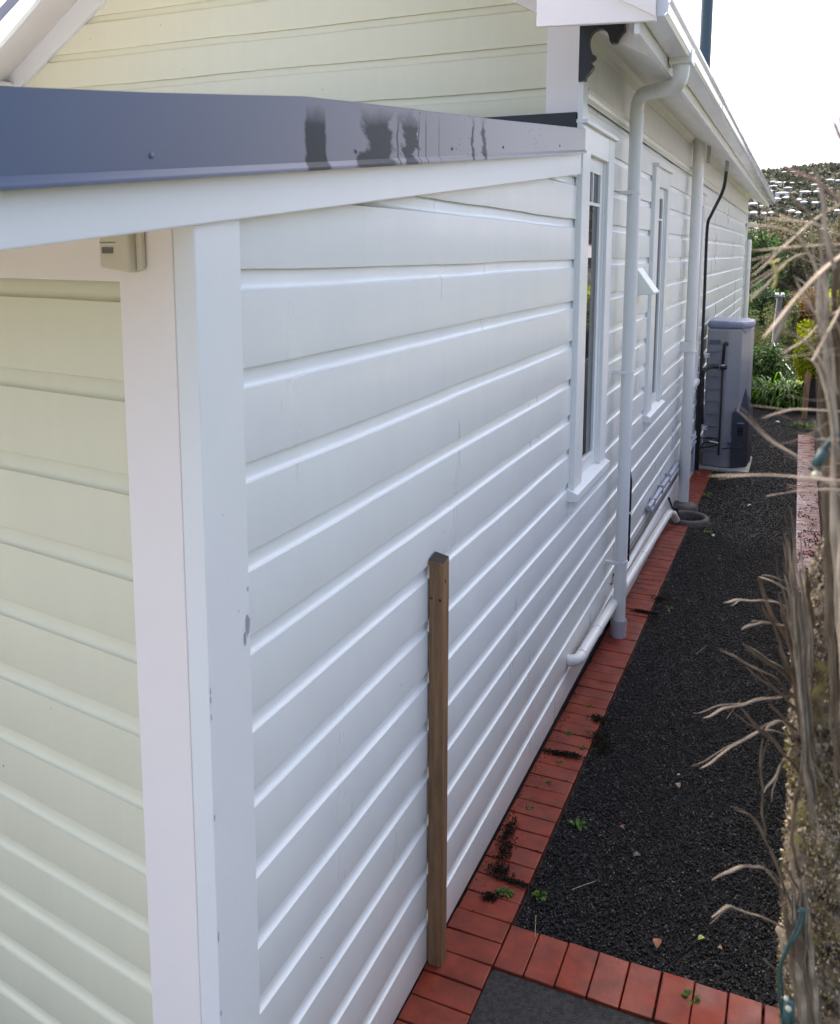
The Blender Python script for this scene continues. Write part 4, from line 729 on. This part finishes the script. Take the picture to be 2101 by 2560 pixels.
# soil crumbs and moss on the edging
DEB = leafm('moss_debris', (.035, .03, .018), (.010, .008, .006), .9)
def debris(cs, spread, n, s):
    out = []
    for (x, y), (a, b_) in zip(cs, spread):
        g = onG(x, y); q = rng.normal(size=(n, 3)) * np.array((a, b_, .006)); q[:, 2] = np.abs(q[:, 2]); out.append(q + np.array(g[:]) + np.array((0, 0, .004)))
    return np.concatenate(out)
d1 = debris([(1262, 2130), (1270, 2085), (1250, 2180), (1290, 2210), (1225, 2245), (1390, 1885), (1430, 1890), (1500, 1845), (1500, 1800), (1510, 1870), (1600, 1530), (1625, 1535), (1650, 1500)], [(.018, .05), (.012, .05), (.03, .02), (.04, .006), (.015, .012), (.04, .012), (.04, .01), (.03, .03), (.03, .02), (.02, .03), (.03, .012), (.03, .012), (.03, .02)], 260, .01)
tag(leaves('litter', d1, .011, DEB, None, aspect=.8), kind='stuff')
Yr = np.abs(rng.normal(0, 3.2, 3400)) + 5.0; Yr = Yr[Yr < 15]; Xr = 1.27 + .2 * rng.random(len(Yr)); cl = np.array([noise.noise(Vector((a * 9, b_ * 4, 0))) for a, b_ in zip(Xr, Yr)]); keep = cl > -.02
Xr, Yr = Xr[keep], Yr[keep]; tag(stones('moss_crumbs', Xr, Yr, -GS * (Yr - 3) + .003, rng.uniform(.004, .011, len(Xr)), DEB), kind='stuff')
BIT = leafm('litter_bit', (.16, .11, .055), (.03, .045, .012), .8)
n_ = 420; Yb_ = rng.uniform(3.1, 12, n_); Xb_ = rng.uniform(.24, 1.24, n_) ** 1.0; e_ = rng.random(n_) < .45; Xb_[e_] = .235 + np.abs(rng.normal(0, .05, e_.sum()))
tag(leaves('litter', np.stack([Xb_, Yb_, -GS * (Yb_ - 3) + .002], -1), .013, BIT, None, aspect=.5), kind='stuff')
n_ = 700; Yb_ = rng.uniform(3.0, 11.5, n_); Xb_ = .012 + np.abs(rng.normal(0, .03, n_)); Xb_[::3] = rng.uniform(.01, .23, len(Xb_[::3])); Yb_[::3] = 3.095 + P * np.round((Yb_[::3] - 3.095) / P) + rng.normal(0, .003, len(Yb_[::3]))
tag(leaves('joint_moss', np.stack([Xb_, Yb_, -GS * (Yb_ - 3) + .002], -1), .009, leafm('joint_moss', (.05, .06, .02), (.012, .010, .006), .9), None, aspect=.7), kind='stuff')
# dry grass stems on the gravel
k = MB()
for (a, c_) in [((1490, 2205), (1430, 2235)), ((1338, 2345), (1340, 2300)), ((1740, 1637), (1765, 1622)), ((1816, 1800), (1850, 1760))]:
    k.tube([onG(*a) + Vector((0, 0, .004)), onG(*c_) + Vector((0, 0, .02))], .0011, 5)
tag(k.build('dry_stems', mat('straw', (.35, .30, .2), .7)), kind='stuff')

# ------------------------------------------------------------------ foreground tree: mossy trunk wrapped in dead strap leaves
TB = mat('mossy_bark', (.24, .20, .15), .85); t, b, L = nodes(TB)
tc = nd(t, 'ShaderNodeTexCoord'); n1 = nd(t, 'ShaderNodeTexNoise', i_Scale=26, i_Detail=8, i_Roughness=.7); L(tc.outputs['Object'], n1.inputs[0])
r1 = nd(t, 'ShaderNodeValToRGB'); e = r1.color_ramp.elements; e[0].position = .36; e[0].color = (.018, .011, .007, 1); e[1].position = .62; e[1].color = (.30, .235, .155, 1); L(n1.outputs[0], r1.inputs[0])
n2 = nd(t, 'ShaderNodeTexNoise', i_Scale=9, i_Detail=6); L(tc.outputs['Object'], n2.inputs[0]); q = nd(t, 'ShaderNodeMapRange'); q.inputs['From Min'].default_value = .53; q.inputs['From Max'].default_value = .62; L(n2.outputs[0], q.inputs[0])
m1 = nd(t, 'ShaderNodeMix', data_type='RGBA'); m1.inputs['B'].default_value = (.20, .165, .05, 1); L(q.outputs[0], m1.inputs['Factor']); L(r1.outputs[0], m1.inputs['A'])
n3 = nd(t, 'ShaderNodeTexNoise', i_Scale=17, i_Detail=5); L(tc.outputs['Object'], n3.inputs[0]); q3 = nd(t, 'ShaderNodeMapRange'); q3.inputs['From Min'].default_value = .64; q3.inputs['From Max'].default_value = .67; L(n3.outputs[0], q3.inputs[0])
m2 = nd(t, 'ShaderNodeMix', data_type='RGBA'); m2.inputs['B'].default_value = (.45, .47, .40, 1); L(q3.outputs[0], m2.inputs['Factor']); L(m1.outputs['Result'], m2.inputs['A']); L(m2.outputs['Result'], b.inputs['Base Color'])
DRY = mat('dry_leaf', (.19, .14, .09), .7, col2=(.065, .045, .028), vscale=22, bump=.3, bscale=80, stretch=(1, 1, .5)); DRY2 = mat('pale_dry_leaf', (.19, .15, .105), .7, col2=(.085, .065, .045), vscale=22); DRY3 = mat('beige_dry_leaf', (.37, .30, .215), .75, col2=(.15, .115, .078), vscale=30); DRYB = mat('reddish_twig', (.22, .13, .10), .7, col2=(.10, .06, .05), vscale=15)
LICH = mat('lichen_leaf', (.32, .28, .09), .8)
ft = thing('tree', 'mossy tree trunk wrapped in dead dry strap leaves at the right edge', 'tree', (1.29, 1.1, gz(1.1)))
axis = [(1.30, 1.16, -.05), at(2150, 2900, 1.22), at(2118, 2560, 1.20), at(2110, 2300, 1.17), at(2112, 2050, 1.14), at(2116, 1850, 1.12), at(2120, 1650, 1.10), at(2124, 1500, 1.10), at(2128, 1380, 1.10), at(2140, 1280, 1.10)]
rad = [.085, .078, .078, .068, .062, .060, .054, .044, .03, .01]
ax = smooth_path(axis, 16); ra = np.interp(np.linspace(0, 9, len(ax)), range(10), rad)
Vt = []; seg = 110
for i, q in enumerate(ax):
    for kk in range(seg):
        a = 2 * math.pi * kk / seg; d = Vector((math.cos(a), math.sin(a), 0)); p0 = q + d * ra[i]
        cv = noise.voronoi(Vector((p0.x * 70, p0.y * 70, p0.z * 34)))[0]; h = .010 * (min(cv[1] - cv[0], .5)) + .011 * noise.noise(p0 * 30) + .007 * noise.noise(p0 * 75) + .006 * noise.noise(Vector((p0.x * 50, p0.y * 50, p0.z * 9)))
        Vt.append(q + d * (ra[i] + h))
Ft = [(i * seg + kk, i * seg + (kk + 1) % seg, (i + 1) * seg + (kk + 1) % seg, (i + 1) * seg + kk) for i in range(len(ax) - 1) for kk in range(seg)]
npmesh('trunk', np.array([v[:] for v in Vt]), np.array(Ft), TB, ft, smooth=True)
# moss tufts on the trunk, as one mass
mp_ = []
for _ in range(9000):
    i = random.randrange(int(len(ax) * .12), int(len(ax) * .62)); a = random.uniform(0, 6.283); q = ax[i] + Vector((math.cos(a), math.sin(a), 0)) * (ra[i] + random.uniform(0, .012)); 
    if noise.noise(q * 14) > .02: mp_.append(q[:])
def on_trunk(n, f0, f1, off=.012, thr=None, sc_=14, oz=0):
    out = []
    for _ in range(n):
        i = random.randrange(int(len(ax) * f0), int(len(ax) * f1)); a = random.uniform(1.9, 6.0); q = ax[i] + Vector((math.cos(a), math.sin(a), 0)) * (ra[i] + random.uniform(-.002, off))
        if thr is None or noise.noise(q * sc_ + Vector((oz, 0, 0))) > thr: out.append(q[:])
    return np.array(out)
bf = leaves('bark_flakes', on_trunk(30000, .1, .95, .008), .0062, mat('bark_flake', (.52, .42, .27), .85, col2=(.035, .022, .013), island=True), ft, aspect=.45, dirs=rng.normal(size=(30000, 3)) * np.array((.5, .5, 1.6))); bf['kind'] = 'stuff'
li = leaves('lichen', on_trunk(5000, .1, .95, .014,   .28, 20, 40), .006, mat('lichen_flake', (.38, .37, .27), .85, col2=(.20, .20, .13), island=True), ft, aspect=.8); li['kind'] = 'stuff'
mo = leaves('moss', np.array(mp_), .006, leafm('moss_tuft', (.27, .225, .08), (.08, .065, .025), .9), ft, aspect=.6); mo['kind'] = 'stuff'
sc = 1.823
def strap_leaf(pxs, d, w_px, m=DRY, flat=.45, taper=True, name='dry_leaf'):
    n = len(pxs); dd = d if isinstance(d, (list, tuple)) else [d] * n
    if len(dd) == 2 and n > 2: dd = [dd[0] + (dd[1] - dd[0]) * i / (n - 1) for i in range(n)]
    P_ = smooth_path([at(x, y, z) for (x, y), z in zip(pxs, dd)], 7); P_ = [q + Vector((noise.noise(q * 25), noise.noise(q * 25 + Vector((9, 0, 0))), noise.noise(q * 25 + Vector((0, 9, 0))))) * .0035 for q in P_]; N = len(P_); w0 = w_px * (sum(dd) / n) / FPX / 2 * .8
    rs = [w0 * ((.22 + .78 * min(1, i / (N * .16))) if taper else 1) * (1 + .35 * noise.noise(P_[i] * 45)) for i in range(N)]
    k = MB(); k.tube(P_, rs, 9, flat=flat); sp = Vector((random.uniform(-1, 1), random.uniform(-.4, .4), random.uniform(-1, 1))) * .011
    k.tube([q + sp * max(0, 1 - i / (N * .45)) + Vector((0, 0, rs[i] * .4)) for i, q in enumerate(P_)], [r_ * .4 for r_ in rs], 6, flat=.6); return k.build(name, m, ft, smooth=True, ang=70)
def lc(l): return [(1700 + x / sc, 1400 + y / sc) for x, y in l]
T = 1.12
for l, w_, m in [([(198, 197), (240, 188), (290, 183), (380, 185), (450, 200), (520, 260), (545, 400)], 12, DRY2), ([(288, 318), (310, 305), (345, 297), (410, 290), (480, 300), (525, 335), (555, 460)], 13, DRY2),
    ([(530, 170), (450, 122), (372, 86), (368, 100), (385, 160), (420, 240), (470, 330), (520, 430), (570, 560)], 11, DRY), ([(290, 382), (350, 425), (430, 480), (500, 530), (560, 600)], 22, DRY2), ([(300, 400), (360, 445), (440, 500), (510, 555), (560, 620)], 14, DRY),
    ([(190, 410), (280, 460), (380, 510), (470, 570), (540, 640)], 12, DRY), ([(288, 485), (370, 540), (450, 600), (520, 670), (560, 760)], 12, DRY), ([(98, 720), (180, 685), (280, 655), (380, 635), (500, 620), (560, 640)], 13, DRY2),
    ([(278, 676), (340, 745), (400, 800), (470, 870), (530, 960), (570, 1040)], 14, DRY), ([(320, 735), (380, 800), (450, 850), (520, 950)], 9, DRYB), ([(85, 957), (150, 922), (240, 850), (340, 800), (400, 785), (500, 795), (560, 830)], 10, DRY2),
    ([(392, 775), (430, 742), (480, 735), (530, 770)], 12, DRY2), ([(385, 810), (370, 900), (372, 1050), (383, 1200), (392, 1260)], 7, DRY), ([(385, 1062), (430, 1000), (478, 910), (510, 860)], 8, DRY2),
    ([(247, 1140), (320, 1170), (370, 1220), (410, 1310), (450, 1420), (490, 1530), (530, 1640), (560, 1800)], 12, DRY), ([(148, 1460), (220, 1420), (300, 1398), (370, 1410), (430, 1460), (480, 1530), (520, 1610), (550, 1720)], 14, DRY2),
    ([(150, 1630), (200, 1587), (240, 1580), (330, 1610), (420, 1650), (500, 1695), (545, 1750), (570, 1850)], 12, DRY2), ([(388, 1822), (430, 1862), (472, 1925), (500, 2020)], 10, DRY), ([(552, 950), (530, 1100), (512, 1230), (528, 1350), (545, 1450)], 11, DRY), ([(368, 1382), (440, 1450), (485, 1510)], 6, DRY),
    ([(450, 150), (480, 300), (515, 480), (540, 700), (575, 950)], 13, DRY), ([(585, 45), (592, 160), (610, 300), (622, 470)], 12, DRY), ([(380, 200), (430, 310), (470, 420), (520, 560)], 10, DRY), ([(455, 410), (500, 500), (540, 600), (580, 760)], 14, DRY),
    ([(400, 650), (450, 700), (500, 760), (545, 850)], 10, DRYB), ([(520, 1640), (545, 1800), (575, 1950), (610, 2110)], 26, DRY), ([(600, 900), (650, 1000), (690, 1060), (720, 1180), (731, 1260)], 12, DRY2), ([(470, 1570), (500, 1750), (520, 1900), (560, 2110)], 20, DRY), ([(455, 1370), (500, 1430), (540, 1500)], 10, DRY), ([(520, 1705), (500, 1700), (535, 1670)], 8, DRY2)]:
    strap_leaf(lc(l), [T - .12, T], w_, m)
# bundle of stems along the left of the trunk
for i in range(36):
    u = random.random(); x0 = 1992 + 50 * u * u + random.uniform(-5, 5); y0 = random.uniform(1440, 1640); x1 = x0 + random.uniform(-30, 25); 
    strap_leaf([(x0 - random.uniform(15, 45), y0 - random.uniform(90, 200)), (x0 - 8, y0), (x0 + 6, y0 + 160), (x0 + 20, y0 + 330), (x0 + 38, y0 + 440)], [T - .12 + .06 * u, T - .06 + .05 * u], random.uniform(4, 10), random.choice([DRY, DRY3, DRY2, DRY, DRY3]), name='dry_stem')
for i in range(20):
    x0 = 1990 + random.uniform(-5, 50); y0 = random.uniform(2180, 2330); strap_leaf([(x0 - 8, y0), (x0, y0 + 120), (x0 + 14, y0 + 260), (x0 + 40, y0 + 480)], [T - .08, T - .03], random.uniform(6, 14), random.choice([DRY, DRY3, DRY2]), name='dry_stem')
# upper mass nearer the lens
U = .62
for l, w_, m, d in [([(1865, 556), (1920, 562), (1990, 590), (2040, 650), (2075, 760)], 15, DRY3, U), ([(1873, 623), (1960, 616), (2040, 612), (2120, 612)], 13, DRY3, U), ([(1875, 690), (1950, 632), (2040, 545), (2110, 500)], 12, DRY3, U + .05), ([(1868, 722), (1950, 665), (2010, 640), (2060, 660)], 10, DRY3, U + .1),
    ([(1870, 755), (1915, 712), (1960, 668)], 10, DRY3, U + .05), ([(1912, 842), (1950, 800), (2000, 740), (2060, 672), (2120, 620)], 19, DRY3, U - .05), ([(1978, 690), (2030, 730), (2080, 785), (2120, 850)], 13, DRY3, U + .1), ([(1942, 400), (1990, 432), (2050, 462), (2120, 520)], 16, DRYB, U - .12), ([(1968, 402), (2000, 428), (2040, 455)], 12, DRYB, U - .1),
    ([(2042, 432), (2055, 500), (2066, 590), (2095, 680)], 14, DRY3, U - .08), ([(2080, 300), (2095, 345), (2120, 380)], 12, DRYB, U - .1), ([(2095, 290), (2110, 340)], 9, DRYB, U), ([(1842, 1022), (1905, 1080), (1985, 1135), (2060, 1195), (2110, 1240)], 13, DRY3, U + .05), ([(1772, 1184), (1870, 1189), (1990, 1191), (2110, 1205)], 12, DRY3, U),
    ([(1910, 1046), (1950, 1030), (2000, 1020), (2110, 1032)], 10, DRY3, U + .1), ([(2028, 1045), (2045, 1080), (2075, 1130)], 10, DRY3, U + .1), ([(2018, 1222), (2060, 1223), (2110, 1228)], 12, DRY3, U), ([(1995, 690), (2020, 760), (2070, 860), (2100, 990)], 14, DRY3, U), ([(1998, 842), (2035, 880), (2068, 960), (2085, 1100), (2098, 1400), (2116, 1720)], 18, DRY3, U + .05),
    ([(2008, 896), (2032, 912), (2055, 960), (2078, 1060), (2098, 1420), (2112, 1700)], 20, DRY3, U + .05), ([(1950, 880), (2010, 850), (2060, 800), (2110, 770)], 12, DRY3, U + .1), ([(2055, 560), (2062, 700), (2070, 850), (2080, 1010), (2090, 1400), (2112, 1700)], 16, DRY3, U + .1), ([(2040, 700), (2052, 820), (2068, 950), (2100, 1150)], 15, DRY3, U + .08),
    ([(1960, 468), (2010, 520), (2060, 590), (2110, 640)], 14, DRY3, U), ([(1880, 540), (1960, 548), (2050, 560), (2120, 590)], 12, DRY3, U - .05), ([(2100, 760), (2060, 830), (2030, 900)], 12, DRY3, U)]:
    strap_leaf(l, d, w_, m)
for i in range(16):
    x0 = 2062 + random.uniform(-10, 50); y0 = random.uniform(640, 900); strap_leaf([(x0 + random.uniform(-25, 30), y0 - 120), (x0, y0 + 60), (x0 + 8, y0 + 320), (x0 + 12, y0 + 620), (x0 + 25, y0 + 900), (x0 + 40, y0 + 1100)], [U + .15, U + .42], random.uniform(7, 15), random.choice([DRY, DRY3, DRY]), name='dry_stem')
for i in range(24):
    x0 = 2085 + random.uniform(-10, 30); y0 = random.uniform(480, 1250); L_ = random.uniform(60, 190); a = random.uniform(-.9, .5)
    strap_leaf([(x0, y0), (x0 - L_ * .5, y0 + L_ * .5 * math.sin(a) + random.uniform(-12, 12)), (x0 - L_ * math.cos(a * .6), y0 + L_ * math.sin(a))], [U + random.uniform(-.1, .3)] * 3, random.uniform(3, 7), random.choice([DRY, DRY3, DRYB]), name='twig')
strap_leaf([(1932, 650), (1940, 672), (1938, 700), (1930, 720)], U - .02, 22, LICH, name='lichen_tuft'); strap_leaf([(1925, 655), (1950, 645)], U - .02, 12, LICH, name='lichen_tuft')

shade_crown = leaves('crown', clump_points(sub_blobs((.25, 2.3, 4.85), (1.1, .95, .5), 26, .4), 5200), .16, L_OLIVE, ft, aspect=.3)  # unseen crown added overhead to keep the sun off the dead leaves
k = MB(); k.tube(smooth_path([at(2140, 1350, 1.10), at(2230, 1000, 1.1), at(2290, 200, 1.3), at(2170, -380, 1.8), (.9, 2.2, 4.5), (.3, 2.3, 4.9)], 6), .026, 9); k.build('shade_crown_limb', TB, ft, smooth=True)  # added out of view to join the overhead crown to the trunk
# fairy lights wound round the trunk
TEAL = mat('green_cable', (.008, .04, .04), .4); BULB = mat('clear_bulb', (.35, .35, .25), .15)
sg = thing('string_light', 'dark green fairy light cable with small clear bulbs wound round the mossy trunk', 'string lights', at(1985, 2450, 1.0))
k = MB(); lowp = [(2008, 2270), (1992, 2320), (1968, 2370), (1950, 2420), (1948, 2480), (1955, 2540), (1960, 2620)]
k.tube(smooth_path([at(x, y, .98) for x, y in lowp], 6), .0015, 8); k.tube(smooth_path([at(x + 5 + 5 * math.sin(i * 2), y + 4, .985) for i, (x, y) in enumerate(lowp)], 6), .0015, 8); k.tube(smooth_path([at(2095, 1080, .7), at(2070, 1110, .7), at(2045, 1150, .7), at(2035, 1185, .7)], 5), .0022, 8); k.tube([at(2060, 1125, .7), at(2034, 1178, .7)], .0042, 10)
k.tube(smooth_path([at(2095, 1080, .7), at(2140, 1250, .95), at(2240, 1700, 1.15), at(2180, 2150, 1.3), at(2060, 2240, 1.32), at(2005, 2265, 1.1), at(2000, 2280, .99)], 8), .0022, 8); k.build('cable', TEAL, sg, smooth=True)
k = MB(); k.tube([at(1975, 2500, .97), at(1968, 2580, .97)], .006, 10); k.build('bulb_holder', TEAL, sg, smooth=True)
for x, y, d, r_ in ((2042, 1190, .69, .0045), (1966, 2497, .965, .003), (1972, 2522, .965, .0036)):
    k = MB(); c_ = at(x, y, d); k.lathe(c_, [(.0005, -r_), (r_ * .7, -r_ * .7), (r_, 0), (r_ * .7, r_ * .7), (.0005, r_)], 14); k.build('bulb', BULB, sg, smooth=True)
